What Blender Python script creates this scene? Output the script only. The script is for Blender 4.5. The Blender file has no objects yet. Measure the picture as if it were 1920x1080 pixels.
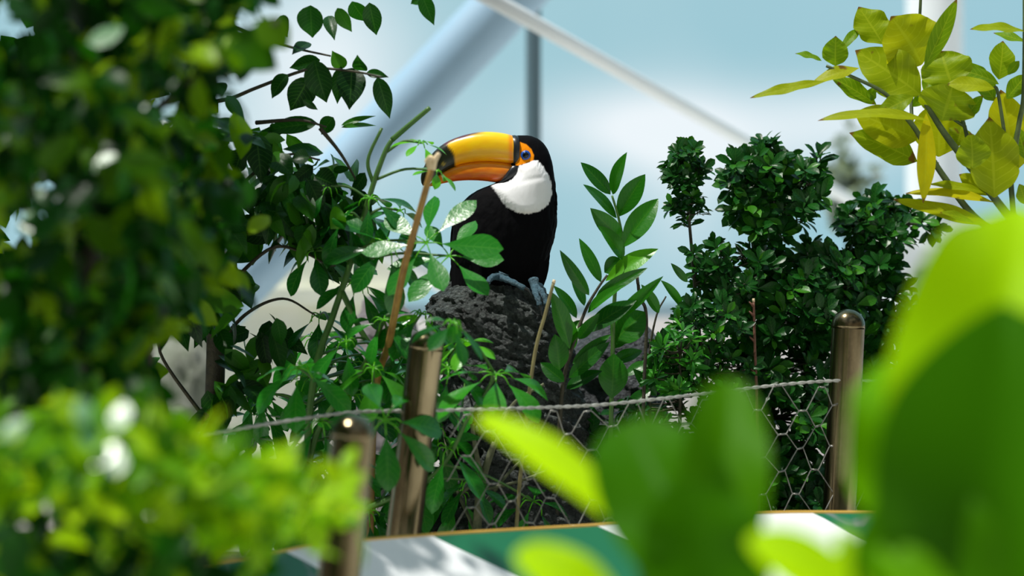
import bpy, math, random
import numpy as np
from mathutils import Vector, noise
random.seed(7); rng = np.random.default_rng(7)
S = bpy.context.scene; COL = S.collection
# ------------------------------------------------------------ camera
K = 36.0/85.0/1920.0            # metres per pixel per metre of distance
CZ = 1.6
cam = bpy.data.cameras.new('camera'); co = bpy.data.objects.new('camera', cam); COL.objects.link(co)
co.location = (0, 0, CZ); co.rotation_euler = (math.pi/2, 0, 0)
cam.lens = 85; cam.sensor_width = 36; cam.clip_end = 200
cam.dof.use_dof = True; cam.dof.focus_distance = 4.97; cam.dof.aperture_fstop = 2.1
cam.dof.aperture_blades = 0
S.camera = co
def P(px, py, Y): return np.array([(px-960)*K*Y, Y, CZ-(py-540)*K*Y])
# ------------------------------------------------------------ sky, sun, exposure
SUN = np.array([-0.34, -0.13, 0.92]); SUN /= np.linalg.norm(SUN)
w = bpy.data.worlds.new('sky'); S.world = w; w.use_nodes = True
nt = w.node_tree; nt.nodes.clear()
class G:
    """tiny node helper"""
    def __init__(s, t): s.t = t
    def n(s, typ, **kw):
        nd = s.t.nodes.new(typ)
        for k, v in kw.items(): setattr(nd, k, v)
        return nd
    def m(s, op, a, b=None, c=None, clamp=False):
        nd = s.t.nodes.new('ShaderNodeMath'); nd.operation = op; nd.use_clamp = clamp
        for i, x in enumerate((a, b, c)):
            if x is None: continue
            if isinstance(x, (int, float)): nd.inputs[i].default_value = x
            else: s.t.links.new(x, nd.inputs[i])
        return nd.outputs[0]
    def mix(s, f, a, b):
        nd = s.t.nodes.new('ShaderNodeMix'); nd.data_type = 'RGBA'
        for sock, x in ((nd.inputs[0], f), (nd.inputs[6], a), (nd.inputs[7], b)):
            if isinstance(x, (int, float)): sock.default_value = x
            elif isinstance(x, tuple): sock.default_value = (*x, 1) if len(x) == 3 else x
            else: s.t.links.new(x, sock)
        return nd.outputs[2]
    def link(s, a, b): s.t.links.new(a, b)
    def noise(s, vec, scale, detail=3, rough=.55, dist=0):
        nd = s.t.nodes.new('ShaderNodeTexNoise'); nd.inputs['Scale'].default_value = scale
        nd.inputs['Detail'].default_value = detail; nd.inputs['Roughness'].default_value = rough
        nd.inputs['Distortion'].default_value = dist
        if vec is not None: s.t.links.new(vec, nd.inputs['Vector'])
        return nd.outputs['Fac']
    def ramp(s, f, stops, interp='LINEAR'):
        nd = s.t.nodes.new('ShaderNodeValToRGB'); nd.color_ramp.interpolation = interp
        e = nd.color_ramp.elements
        while len(e) < len(stops): e.new(.5)
        for q, (p, c) in zip(e, stops): q.position = p; q.color = (*c, 1) if len(c) == 3 else c
        s.t.links.new(f, nd.inputs[0]); return nd.outputs[0]
g = G(nt)
tc = g.n('ShaderNodeTexCoord'); sep = g.n('ShaderNodeSeparateXYZ'); g.link(tc.outputs['Generated'], sep.inputs[0])
X, Yy, Z = sep.outputs
yc = g.m('MAXIMUM', Yy, .02)
U = g.m('DIVIDE', X, yc); V = g.m('DIVIDE', Z, yc)
tot = None
for (px, py, a, b, amp) in [(600,110,170,150,.85),(1180,235,190,75,.8),(1420,265,260,85,.6),(1640,215,200,60,.5),
                            (1290,360,110,160,.45),(640,260,160,120,.25),(430,330,200,120,.5)]:
    du = g.m('DIVIDE', g.m('SUBTRACT', U, (px-960)*K), a*K); dv = g.m('DIVIDE', g.m('SUBTRACT', V, -(py-540)*K), b*K)
    e = g.m('MULTIPLY', g.m('EXPONENT', g.m('MULTIPLY', g.m('ADD', g.m('MULTIPLY', du, du), g.m('MULTIPLY', dv, dv)), -1.0)), amp)
    tot = e if tot is None else g.m('ADD', tot, e)
nz = g.noise(tc.outputs['Generated'], 9, 3)
tot = g.m('ADD', tot, g.m('MULTIPLY', g.m('SUBTRACT', nz, .5), .25), clamp=True)
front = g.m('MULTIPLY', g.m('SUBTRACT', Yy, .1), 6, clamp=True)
skyf = g.mix(tot, (.365,.60,.675), (.86,.93,.97))
# towards the right the sky is a little deeper blue
skyf = g.mix(g.m('MULTIPLY', g.m('ADD', U, .02), 2.2, clamp=True), skyf, g.mix(tot, (.30,.56,.67), (.80,.90,.96)))
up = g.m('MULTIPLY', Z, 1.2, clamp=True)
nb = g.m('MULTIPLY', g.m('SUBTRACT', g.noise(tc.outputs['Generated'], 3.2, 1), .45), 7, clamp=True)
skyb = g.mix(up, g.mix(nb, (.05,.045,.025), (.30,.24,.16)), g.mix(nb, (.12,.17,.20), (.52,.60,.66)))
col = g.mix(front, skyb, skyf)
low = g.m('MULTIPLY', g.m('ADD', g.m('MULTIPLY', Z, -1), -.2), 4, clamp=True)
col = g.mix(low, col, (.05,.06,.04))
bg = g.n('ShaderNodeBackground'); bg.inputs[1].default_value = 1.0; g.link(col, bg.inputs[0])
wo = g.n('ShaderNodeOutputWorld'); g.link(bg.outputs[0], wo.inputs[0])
sl = bpy.data.lights.new('sun', 'SUN'); sl.energy = 5.0; sl.angle = math.radians(1.2); sl.color = (1, .97, .9)
so = bpy.data.objects.new('sun', sl); COL.objects.link(so); so.location = (-3, -1, 9)
so.rotation_euler = Vector(SUN).to_track_quat('Z', 'Y').to_euler()
vs = S.view_settings; vs.view_transform = 'Standard'; vs.look = 'None'; vs.exposure = 0.0; vs.gamma = 1; vs.use_curve_mapping = False
S.cycles.use_denoising = True; S.cycles.max_bounces = 8; S.cycles.transmission_bounces = 4
S.cycles.sample_clamp_indirect = 4

# ------------------------------------------------------------ mesh accumulators
def unit(v):
    v = np.asarray(v, float); return v/np.maximum(np.linalg.norm(v, axis=-1, keepdims=True), 1e-9)
class Acc:
    def __init__(s): s.v = []; s.f = []; s.a = []; s.n = 0
    def add(s, v, f, a=None):
        v = np.asarray(v, float).reshape(-1, 3)
        s.v.append(v); s.f += [tuple(int(i)+s.n for i in q) for q in f] if not isinstance(f, np.ndarray) else (f+s.n).tolist()
        s.a.append(np.zeros((len(v), 3)) if a is None else np.asarray(a, float).reshape(-1, 3)); s.n += len(v)
    def tube(s, pts, rad, ns=6, cap=True, rnd=0.5):
        pts = np.asarray(pts, float); m = len(pts); rad = np.broadcast_to(np.asarray(rad, float), (m,)) if np.ndim(rad) == 0 or len(np.atleast_1d(rad)) == m else np.interp(np.linspace(0,1,m), np.linspace(0,1,len(rad)), rad)
        T = unit(np.gradient(pts, axis=0)); ref = np.array([0., -1., 0.]) if abs(T[:,1]).mean() < .8 else np.array([0., 0., 1.])
        A = unit(np.cross(T, ref)); B = np.cross(T, A)
        th = np.linspace(0, 2*math.pi, ns, endpoint=False)
        V_ = pts[:,None]+rad[:,None,None]*(A[:,None]*np.cos(th)[None,:,None]+B[:,None]*np.sin(th)[None,:,None])
        i = np.arange(m-1)[:,None]*ns; j = np.arange(ns)[None]; k = (j+1) % ns
        F = np.stack([i+j, i+k, i+ns+k, i+ns+j], -1).reshape(-1, 4).tolist()
        if cap: F += [tuple(range(ns))[::-1], tuple((m-1)*ns+q for q in range(ns))]
        at = np.zeros((m, ns, 3)); at[...,0] = np.linspace(0,1,m)[:,None]; at[...,1] = 1; at[...,2] = rnd
        s.add(V_, F, at)
    def build(s, name, mat, parent=None, smooth=True):
        me = bpy.data.meshes.new(name); me.from_pydata(np.concatenate(s.v).tolist(), [], s.f)
        a = me.attributes.new('leaf', 'FLOAT_VECTOR', 'POINT'); a.data.foreach_set('vector', np.concatenate(s.a).ravel().astype(np.float32))
        if smooth: me.polygons.foreach_set('use_smooth', [True]*len(me.polygons))
        me.update(); o = bpy.data.objects.new(name, me); COL.objects.link(o); me.materials.append(mat)
        if parent is not None:
            o.parent = parent; o.matrix_parent_inverse = parent.matrix_world.inverted()
        return o
def thing(name, label, cat, loc=(0,0,0), group=None):
    o = bpy.data.objects.new(name, None); COL.objects.link(o); o.location = loc; o['label'] = label; o['category'] = cat
    o.empty_display_size = .05
    if group: o['group'] = group
    bpy.context.view_layer.update(); return o
def tag(o, label, cat, group=None):
    o['label'] = label; o['category'] = cat
    if group: o['group'] = group
    return o
def struct(o): o['kind'] = 'structure'; return o
def box(acc, c, h, rot=0):
    c = np.array(c, float); v = []
    for dx in (-1,1):
        for dy in (-1,1):
            for dz in (-1,1):
                x, y = dx*h[0], dy*h[1]
                v.append(c+[x*math.cos(rot)-y*math.sin(rot), x*math.sin(rot)+y*math.cos(rot), dz*h[2]])
    acc.add(v, [(0,1,3,2),(4,6,7,5),(0,4,5,1),(2,3,7,6),(0,2,6,4),(1,5,7,3)])
# ---- leaf blades, vectorised.  D axis, N upper-side normal
def prof(kind, t):
    if kind == 'ellip': w = np.sin(np.pi*t)**.85
    elif kind == 'obov': w = np.sin(np.pi*np.clip(t, 0, 1)**1.55)**.8
    elif kind == 'lance': w = (t**.75)*(1-t)**.95/.36*.62*1.05
    elif kind == 'drip': w = np.interp(t, [0,.08,.22,.42,.6,.75,.86,.94,1], [0,.5,.88,1,.84,.56,.28,.12,.02])
    elif kind == 'wide': w = np.sin(np.pi*t**.95)**.6
    elif kind == 'acum': w = np.interp(t, [0,.05,.15,.3,.45,.6,.75,.86,.93,1], [.02,.25,.66,.94,1,.93,.70,.42,.2,.02])
    elif kind == 'strap': w = np.clip(np.sin(np.pi*t**1.1), 0, 1)**.5
    w = np.nan_to_num(w); w = np.clip(w, 0, None); return w/w.max()
def blades(acc, P0, D, N, L, W, kind='ellip', fold=.18, curl=.5, wave=0., nt_=7, ns=5, rnd=None, cup=0.):
    P0 = np.atleast_2d(P0); M = len(P0); D = unit(np.broadcast_to(D, (M,3))); N = np.broadcast_to(N, (M,3))
    N = unit(N-(N*D).sum(-1, keepdims=True)*D); Sd = np.cross(D, N)
    L = np.broadcast_to(L, (M,)).astype(float); W = np.broadcast_to(W, (M,)).astype(float)
    curl = np.broadcast_to(curl, (M,)).astype(float); fold = np.broadcast_to(fold, (M,)).astype(float)
    rnd = rng.random(M) if rnd is None else np.broadcast_to(rnd, (M,))
    t = np.linspace(0, 1, nt_); s_ = np.linspace(-1, 1, ns)
    wp = prof(kind, t); wp[0] = max(wp[0], .03); wp[-1] = max(wp[-1], .02) if kind in ('strap','wide') else .015
    c = np.where(np.abs(curl) < 1e-3, 1e-3, curl)[:,None]
    ax = np.sin(c*t)/c; az = -(1-np.cos(c*t))/c
    th = c*t
    C = P0[:,None]+L[:,None,None]*(D[:,None]*ax[...,None]+N[:,None]*az[...,None])
    Nl = N[:,None]*np.cos(th)[...,None]+D[:,None]*np.sin(th)[...,None]
    hw = .5*W[:,None]*wp[None]
    ph = rng.random(M)*6.28
    q = s_[None,None,:]
    wv = wave*W[:,None,None]*np.abs(q)**1.5*np.sin(t[None,:,None]*rng.uniform(9,16,M)[:,None,None]+ph[:,None,None]+q*1.3)*(wp[None,:,None])
    h = hw[...,None]*(np.abs(q)*fold[:,None,None]+cup*(q**2))+wv
    V_ = C[:,:,None]+Sd[:,None,None]*(hw[...,None]*q)[...,None]+Nl[:,:,None]*h[...,None]
    at = np.zeros((M, nt_, ns, 3)); at[...,0] = t[None,:,None]; at[...,1] = q; at[...,2] = rnd[:,None,None]
    b = (np.arange(M)*nt_*ns)[:,None,None]; i = (np.arange(nt_-1)*ns)[None,:,None]; j = np.arange(ns-1)[None,None]
    F = np.stack([b+i+j, b+i+j+1, b+i+ns+j+1, b+i+ns+j], -1).reshape(-1, 4)
    acc.add(V_, F, at)
def inpoly(pts, poly):
    x, y = pts[:,0], pts[:,1]; r = np.zeros(len(x), bool); n = len(poly)
    for i in range(n):
        x1, y1 = poly[i]; x2, y2 = poly[(i+1) % n]
        c = ((y1 > y) != (y2 > y)) & (x < (x2-x1)*(y-y1)/((y2-y1) or 1e-9)+x1); r ^= c
    return r
def polydist(pts, poly):
    """signed distance, negative inside"""
    d = np.full(len(pts), 1e9); n = len(poly)
    for i in range(n):
        a = np.array(poly[i], float); b = np.array(poly[(i+1) % n], float); ab = b-a
        t = np.clip(((pts-a)@ab)/(ab@ab+1e-9), 0, 1); d = np.minimum(d, np.linalg.norm(pts-a-t[:,None]*ab, axis=1))
    return np.where(inpoly(pts, poly), -d, d)
def sample(poly, n):
    pl = np.array(poly, float); lo, hi = pl.min(0), pl.max(0); out = np.zeros((0,2))
    while len(out) < n:
        c = rng.uniform(lo, hi, (n*3, 2)); out = np.concatenate([out, c[inpoly(c, poly)]])
    return out[:n]
def world(px, Y):
    Y = np.broadcast_to(Y, (len(px),)); return np.stack([(px[:,0]-960)*K*Y, Y, CZ-(px[:,1]-540)*K*Y], 1)
def bez(pts, n=12):
    """smooth Catmull-Rom path through points"""
    p = np.array(pts, float)
    if len(p) == 2: return p[0]+(p[1]-p[0])*np.linspace(0,1,n)[:,None]
    q = np.concatenate([[2*p[0]-p[1]], p, [2*p[-1]-p[-2]]]); out = []
    for i in range(1, len(q)-2):
        for t in np.linspace(0, 1, n, endpoint=(i == len(q)-3)):
            out.append(.5*((2*q[i])+(-q[i-1]+q[i+1])*t+(2*q[i-1]-5*q[i]+4*q[i+1]-q[i+2])*t*t+(-q[i-1]+3*q[i]-3*q[i+1]+q[i+2])*t**3))
    return np.array(out)

# ------------------------------------------------------------ materials
def newmat(name):
    m = bpy.data.materials.new(name); m.use_nodes = True; m.node_tree.nodes.clear(); return m, G(m.node_tree)
def leafmat(name, c1, c2, c3=None, rough=.38, trans=.3, tcol=None, veins=0., vein_col=(.5,.6,.2), vfreq=60, spec=.28, brown=0., mott=.25, edge=None):
    m, g = newmat(name)
    at = g.n('ShaderNodeAttribute', attribute_name='leaf'); sp = g.n('ShaderNodeSeparateXYZ'); g.link(at.outputs['Vector'], sp.inputs[0])
    u, v, r = sp.outputs
    c3 = c3 or c2
    base = g.ramp(r, [(0, c1), (.55, c2), (1, c3)])
    geo = g.n('ShaderNodeNewGeometry')
    nz = g.noise(geo.outputs['Position'], 45, 3)
    base = g.mix(g.m('MULTIPLY', nz, mott), base, g.mix(.5, base, (c1[0]*.35, c1[1]*.4, c1[2]*.35)))
    av = g.m('ABSOLUTE', v)
    if edge: base = g.mix(g.m('MULTIPLY', g.m('SUBTRACT', av, g.m('ADD', .45, g.m('MULTIPLY', nz, .5))), 3, clamp=True), base, edge)
    if veins:
        lat = g.m('SINE', g.m('ADD', g.m('MULTIPLY', g.m('SUBTRACT', u, g.m('MULTIPLY', g.m('POWER', av, 1.4), .2)), vfreq), g.m('MULTIPLY', nz, 3)))
        lat = g.m('MULTIPLY', g.m('SUBTRACT', lat, .86), 7, clamp=True)
        mid = g.m('MULTIPLY', g.m('SUBTRACT', .07, av), 30, clamp=True)
        base = g.mix(g.m('MULTIPLY', g.m('MAXIMUM', lat, mid), veins), base, vein_col)
    if brown:
        tip = g.m('MULTIPLY', g.m('SUBTRACT', u, .93), 30, clamp=True)
        sp2 = g.m('MULTIPLY', g.m('SUBTRACT', g.noise(geo.outputs['Position'], 28, 2), .68), 18, clamp=True)
        base = g.mix(g.m('MULTIPLY', g.m('MAXIMUM', tip, sp2), brown), base, (.16,.06,.015))
    pb = g.n('ShaderNodeBsdfPrincipled'); g.link(base, pb.inputs['Base Color']); pb.inputs['Roughness'].default_value = rough
    pb.inputs['Specular IOR Level'].default_value = spec
    tr = g.n('ShaderNodeBsdfTranslucent')
    tm = g.n('ShaderNodeMix', data_type='RGBA', blend_type='MULTIPLY'); tm.inputs[0].default_value = 1
    g.link(base, tm.inputs[6]); tm.inputs[7].default_value = (*(tcol or (2.2, 2.0, .8)), 1); g.link(tm.outputs[2], tr.inputs[0])
    mx = g.n('ShaderNodeMixShader'); mx.inputs[0].default_value = trans; g.link(pb.outputs[0], mx.inputs[1]); g.link(tr.outputs[0], mx.inputs[2])
    bp = g.n('ShaderNodeBump'); bp.inputs['Strength'].default_value = .25; bp.inputs['Distance'].default_value = .002
    g.link(g.noise(geo.outputs['Position'], 120, 2), bp.inputs['Height']); g.link(bp.outputs[0], pb.inputs['Normal'])
    o = g.n('ShaderNodeOutputMaterial'); g.link(mx.outputs[0], o.inputs[0]); return m
def solid(name, c1, c2=None, scale=20, rough=.6, metal=0., bump=0., bscale=60, spec=.5, stretch=None):
    m, g = newmat(name); geo = g.n('ShaderNodeNewGeometry'); vec = geo.outputs['Position']
    if stretch:
        mp = g.n('ShaderNodeMapping'); mp.inputs['Scale'].default_value = stretch; g.link(vec, mp.inputs[0]); vec = mp.outputs[0]
    nz = g.noise(vec, scale, 4)
    pb = g.n('ShaderNodeBsdfPrincipled'); pb.inputs['Roughness'].default_value = rough; pb.inputs['Metallic'].default_value = metal
    pb.inputs['Specular IOR Level'].default_value = spec
    g.link(g.ramp(nz, [(.3, c1), (.7, c2 or c1)]), pb.inputs['Base Color'])
    if bump:
        bp = g.n('ShaderNodeBump'); bp.inputs['Strength'].default_value = bump; bp.inputs['Distance'].default_value = .01
        g.link(g.noise(vec, bscale, 5, .65), bp.inputs['Height']); g.link(bp.outputs[0], pb.inputs['Normal'])
    o = g.n('ShaderNodeOutputMaterial'); g.link(pb.outputs[0], o.inputs[0]); return m
M_box = leafmat('small_glossy_leaf', (.003,.030,.006), (.008,.080,.007), (.075,.30,.010), rough=.33, trans=.2, veins=.2, vein_col=(.10,.28,.05), vfreq=40, spec=.2)
M_ficus = leafmat('ficus_leaf', (.003,.026,.004), (.010,.085,.006), (.05,.20,.006), spec=.2, rough=.36, trans=.25, veins=.3, vein_col=(.06,.18,.03))
M_fgtree = leafmat('soft_tree_leaf', (.002,.020,.001), (.010,.085,.002), (.17,.30,.002), rough=.36, trans=.34, spec=.12)
M_schef = leafmat('umbrella_leaflet', (.006,.085,.010), (.018,.21,.012), (.12,.48,.010), rough=.24, trans=.25, veins=.2, vein_col=(.12,.4,.05), vfreq=50, spec=.45)
M_zz = leafmat('lance_leaf', (.006,.070,.006), (.022,.17,.006), (.09,.36,.008), rough=.3, trans=.28, veins=.15, vein_col=(.12,.3,.02), vfreq=70, spec=.3)
M_yel = leafmat('yellowing_leaf', (.12,.26,.003), (.34,.40,.003), (.72,.60,.003), rough=.45, trans=.42, veins=.3, vein_col=(.50,.55,.03), vfreq=58, brown=.9, mott=.5, tcol=(1.5,1.4,.4), spec=.15)
M_hedge = leafmat('lime_leaf', (.03,.13,.001), (.12,.33,.001), (.36,.58,.002), rough=.4, trans=.38, tcol=(1.8,1.5,.2), spec=.15)
M_fern = leafmat('bright_strap_leaf', (.030,.13,.0), (.10,.30,.0), (.38,.66,.0), rough=.5, trans=.34, tcol=(1.8,1.4,.1), mott=.15, spec=.06)
M_stem = solid('green_stem', (.03,.10,.012), (.06,.16,.02), 30, .5)
M_dstem = solid('dark_stem', (.020,.018,.010), (.05,.045,.02), 60, .7, bump=.4)
M_bark = solid('grey_green_bark', (.06,.08,.035), (.16,.16,.09), 50, .8, bump=.5)
M_cane = solid('dry_cane', (.18,.085,.012), (.32,.19,.04), 40, .55)
M_pale = solid('cut_wood', (.62,.48,.28), (.75,.6,.4), 60, .7)
M_steel = solid('worn_steel', (.09,.068,.035), (.27,.22,.13), 18, .20, 1.0, bump=.05, bscale=30, stretch=(1,1,.25))
M_wire = solid('galvanised_wire', (.16,.16,.14), (.36,.36,.33), 80, .4, .7)

# ------------------------------------------------------------ setting
a = Acc(); box(a, (0, 12, -.05), (30, 30, .05)); struct(a.build('floor', solid('pale_paving', (.66,.65,.62), (.78,.76,.73), 3, .8), smooth=False))
a = Acc(); box(a, P(960, 585, 13)*[1,1,0]+[0,.15,(CZ-45*K*13)/2], (14, .15, (CZ-45*K*13)/2))
struct(a.build('wall_back', solid('pale_render', (.72,.66,.66), (.80,.76,.76), 2, .85), smooth=False))
a = Acc(); box(a, P(960, 580, 12.9)*[1,1,0]+[0,0,CZ-42*K*12.9], (14, .06, .035))
struct(a.build('trim_1', solid('blue_grey_coping', (.20,.32,.40), (.26,.38,.46), 3, .6), smooth=False))
# raised bed of dark soil behind the sign rail
a = Acc(); n = 60; xs = np.linspace(-2.4, 2.6, n); ys = np.linspace(4.62, 7.2, n)
v = [(x, y, .82+.06*noise.noise(Vector((x*2, y*2, 0)))+.012*noise.noise(Vector((x*25, y*25, 3)))) for x in xs for y in ys]
a.add(v, [(i*n+j, (i+1)*n+j, (i+1)*n+j+1, i*n+j+1) for i in range(n-1) for j in range(n-1)])
so_ = a.build('planting_soil', solid('dark_soil', (.012,.009,.006), (.04,.03,.018), 40, .95, bump=1, bscale=90)); so_['kind'] = 'stuff'
so_['label'] = 'dark soil of the raised planting bed'; so_['category'] = 'soil'
a = Acc(); box(a, (.1, 4.60, .41), (2.52, .04, .41)); box(a, (.1, 7.24, .41), (2.52, .04, .41)); box(a, (-2.44, 5.92, .41), (.04, 1.3, .41)); box(a, (2.64, 5.92, .41), (.04, 1.3, .41))
struct(a.build('wall_planter', solid('planter_concrete', (.25,.24,.22), (.35,.34,.31), 6, .85), smooth=False))

def bar(name, label, p0, p1, r, mat, Y0, Y1, ns=24):
    a = Acc(); A = P(*p0, Y0); B = P(*p1, Y1); a.tube([A+(B-A)*t for t in np.linspace(0,1,6)], r, ns); return tag(a.build(name, mat), label, 'steel bar')
M_white = solid('white_painted_steel', (.80,.86,.90), (.84,.89,.93), 3, .45)
M_blue = solid('blue_grey_painted_steel', (.29,.45,.60), (.33,.49,.64), 3, .4)
M_post = solid('slate_painted_steel', (.09,.15,.18), (.11,.17,.2), 3, .4)
o = bar('steel_pipe', 'thick blue-grey roof pipe slanting down to the left behind the bird', (1115,-170), (330,656), .108, M_blue, 8.9, 8.9, 32); o['category'] = 'pipe'
bar('cable_strut', 'thin white strut slanting down right above the bird', (800,-70), (1780,480), .0245, M_white, 7.0, 11.0)
bar('cable_strut', 'white strut passing behind the umbrella plant, lower left of the bird', (300,245), (1000,624), .034, M_white, 7.4, 9.38)
a = Acc(); q = P(1000, 0, 9.4); a.tube([(q[0], q[1], z) for z in np.linspace(0, 3.6, 5)], .030, 20)
tag(a.build('steel_column', M_post), 'slim slate vertical column rising behind the bird head', 'column')
a = Acc(); q = P(1752, 0, 12.5); a.tube([(q[0], q[1], z) for z in np.linspace(0, 4.4, 5)], .145, 28)
tag(a.build('round_column', M_white), 'fat white round column behind the yellowing tree', 'column')
# white kiosk far right
t = thing('kiosk', 'small white kiosk with dark doorway beyond the shrubs at the right', 'kiosk', (2.13*1.0, 11.3, 0))
q = P(1750, 440, 11.3); zt = q[2]
a = Acc(); box(a, (q[0]+.45, 11.6, zt/2), (.62, .3, zt/2)); a.build('wall', M_white, t, False)
a = Acc(); box(a, (q[0]+.45, 11.6, zt+.02), (.70, .36, .03)); a.build('roof', M_white, t, False)
a = Acc(); box(a, (q[0]+.0, 11.28, zt/2-.08), (.07, .02, zt/2-.1)); a.build('doorway', M_post, t, False)
# cream block wall and pale boulders seen through the leaves on the left
a = Acc(); A = P(250, 0, 9.2); B = P(745, 0, 9.2); zt = P(0, 470, 9.2)[2]
box(a, ((A[0]+B[0])/2, 9.3, zt/2), ((B[0]-A[0])/2, .1, zt/2)); box(a, ((A[0]+B[0])/2, 9.27, P(0,556,9.2)[2]), ((B[0]-A[0])/2+.02, .14, .03))
tag(a.build('garden_wall', solid('cream_render', (.74,.76,.62), (.86,.85,.78), 4, .85), smooth=False), 'cream rendered garden wall behind the left plants', 'wall')

# ------------------------------------------------------------ loft (rocks, bird)
def smooth_rows(rows, n, k=2):
    r = np.array(rows, float); y = np.linspace(r[0,0], r[-1,0], n); out = [y]
    for c in range(1, r.shape[1]):
        v = np.interp(y, r[:,0], r[:,c])
        for _ in range(k):
            p = np.concatenate([[v[0]]*3, v, [v[-1]]*3]); v2 = np.convolve(p, np.ones(7)/7, 'valid'); v2[0], v2[-1] = v[0], v[-1]; v = v2
        out.append(v)
    return out
def rock(name, label, rows, Y, n, ns, amp, fine, mat, seed=0, strata=0.):
    y, xl, xr, dp = smooth_rows(rows, n, 1)
    th = np.linspace(0, 2*math.pi, ns, endpoint=False); V_ = []
    for i in range(n):
        c = (xl[i]+xr[i])/2; hw = (xr[i]-xl[i])/2
        for q in th:
            px = c+hw*math.copysign(abs(math.cos(q))**.9, math.cos(q)); d = dp[i]*math.sin(q)
            p = P(px, y[i], Y); p[1] = Y+d*K*Y; cc = P(c, y[i]+4, Y); o = unit(p-cc)
            ps = Vector(p)*1.0+Vector((seed, seed*2, 0))
            k = amp*noise.fractal(ps*7, 1, 2, 3)+fine*noise.fractal(Vector((ps.x*22, ps.y*22, ps.z*40+ps.x*14)), .8, 2.1, 5)-fine*.8*max(0, noise.noise(ps*95)-.05)
            if strata:
                lay = (p[2]+.35*p[0]+.02*noise.noise(ps*9))*42
                k += strata*(abs((lay % 1)-.5)**.5-.4)*max(0, noise.noise(ps*5)+.35)
            V_.append(p+o*k)
    F = [(i*ns+j, i*ns+(j+1)%ns, (i+1)*ns+(j+1)%ns, (i+1)*ns+j) for i in range(n-1) for j in range(ns)]
    V_ += [np.mean(V_[:ns], 0), np.mean(V_[-ns:], 0)]
    F += [((j+1)%ns, j, n*ns) for j in range(ns)]+[((n-1)*ns+j, (n-1)*ns+(j+1)%ns, n*ns+1) for j in range(ns)]
    a = Acc(); a.add(V_, F); return tag(a.build(name, mat), label, 'rock')
def rockmat(name, c1, c2, c3, lich=0.):
    m, g = newmat(name); geo = g.n('ShaderNodeNewGeometry'); v = geo.outputs['Position']
    n1 = g.noise(v, 14, 5, .7); n2 = g.noise(v, 110, 5, .75)
    col = g.ramp(g.m('ADD', g.m('MULTIPLY', n1, .5), g.m('MULTIPLY', n2, .5)), [(.38, c1), (.55, c2), (.72, c3)])
    vo = g.n('ShaderNodeTexVoronoi'); vo.inputs['Scale'].default_value = 120; g.link(v, vo.inputs['Vector'])
    h = g.m('ADD', g.m('MULTIPLY', vo.outputs['Distance'], .7), g.m('MULTIPLY', n2, 1.2))
    bp = g.n('ShaderNodeBump'); bp.inputs['Strength'].default_value = 1; bp.inputs['Distance'].default_value = .02; g.link(h, bp.inputs['Height'])
    pb = g.n('ShaderNodeBsdfPrincipled'); pb.inputs['Roughness'].default_value = .6; g.link(col, pb.inputs['Base Color']); g.link(bp.outputs[0], pb.inputs['Normal'])
    o = g.n('ShaderNodeOutputMaterial'); g.link(pb.outputs[0], o.inputs[0]); return m
M_rock = rockmat('dark_lava', (.012,.016,.015), (.095,.115,.108), (.36,.40,.38))
M_rock2 = rockmat('grey_boulder', (.03,.035,.04), (.11,.125,.14), (.26,.28,.30))
M_rock3 = rockmat('pale_mossy_stone', (.30,.38,.24), (.58,.62,.52), (.72,.74,.70))
M_rock4 = rockmat('pinkish_stone', (.30,.26,.27), (.46,.42,.44), (.55,.52,.53))
rock('lava_rock', 'rough dark lava rock with the toucan perched on top', [
    (511,893,912,6),(516,872,935,34),(524,856,965,62),(535,842,990,84),(546,826,1010,96),(560,806,1024,108),(578,800,1036,116),(600,803,1047,122),(630,815,1058,126),(680,830,1070,132),(760,830,1100,140),(900,820,1130,150),(1100,800,1160,160),(1265,790,1180,165)], 5.05, 300, 360, .012, .014, M_rock, 3, .014)
rock('grey_boulder', 'smooth grey boulder right of the lava rock, behind the stalks', [
    (596,1150,1170,8),(604,1110,1205,40),(625,1080,1222,70),(660,1062,1238,90),(720,1058,1250,100),(800,1050,1255,105),(1000,1040,1260,110),(1190,1030,1270,110)], 5.45, 110, 150, .020, .010, M_rock2, 9, .006)
rock('mossy_stone', 'pale green-stained stone in the gap of the left foliage', [
    (596,340,365,8),(610,305,395,35),(650,290,408,55),(720,290,415,60),(800,285,420,60),(1000,280,425,62),(1440,275,430,65)], 8.0, 60, 80, .02, .01, M_rock3, 5)
rock('pink_grey_stone', 'pinkish grey stone behind the umbrella plant stems', [
    (556,690,720,10),(575,672,760,45),(620,660,790,70),(700,655,800,80),(900,650,810,85),(1100,650,815,85)], 6.3, 60, 80, .02, .008, M_rock4, 15)

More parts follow.
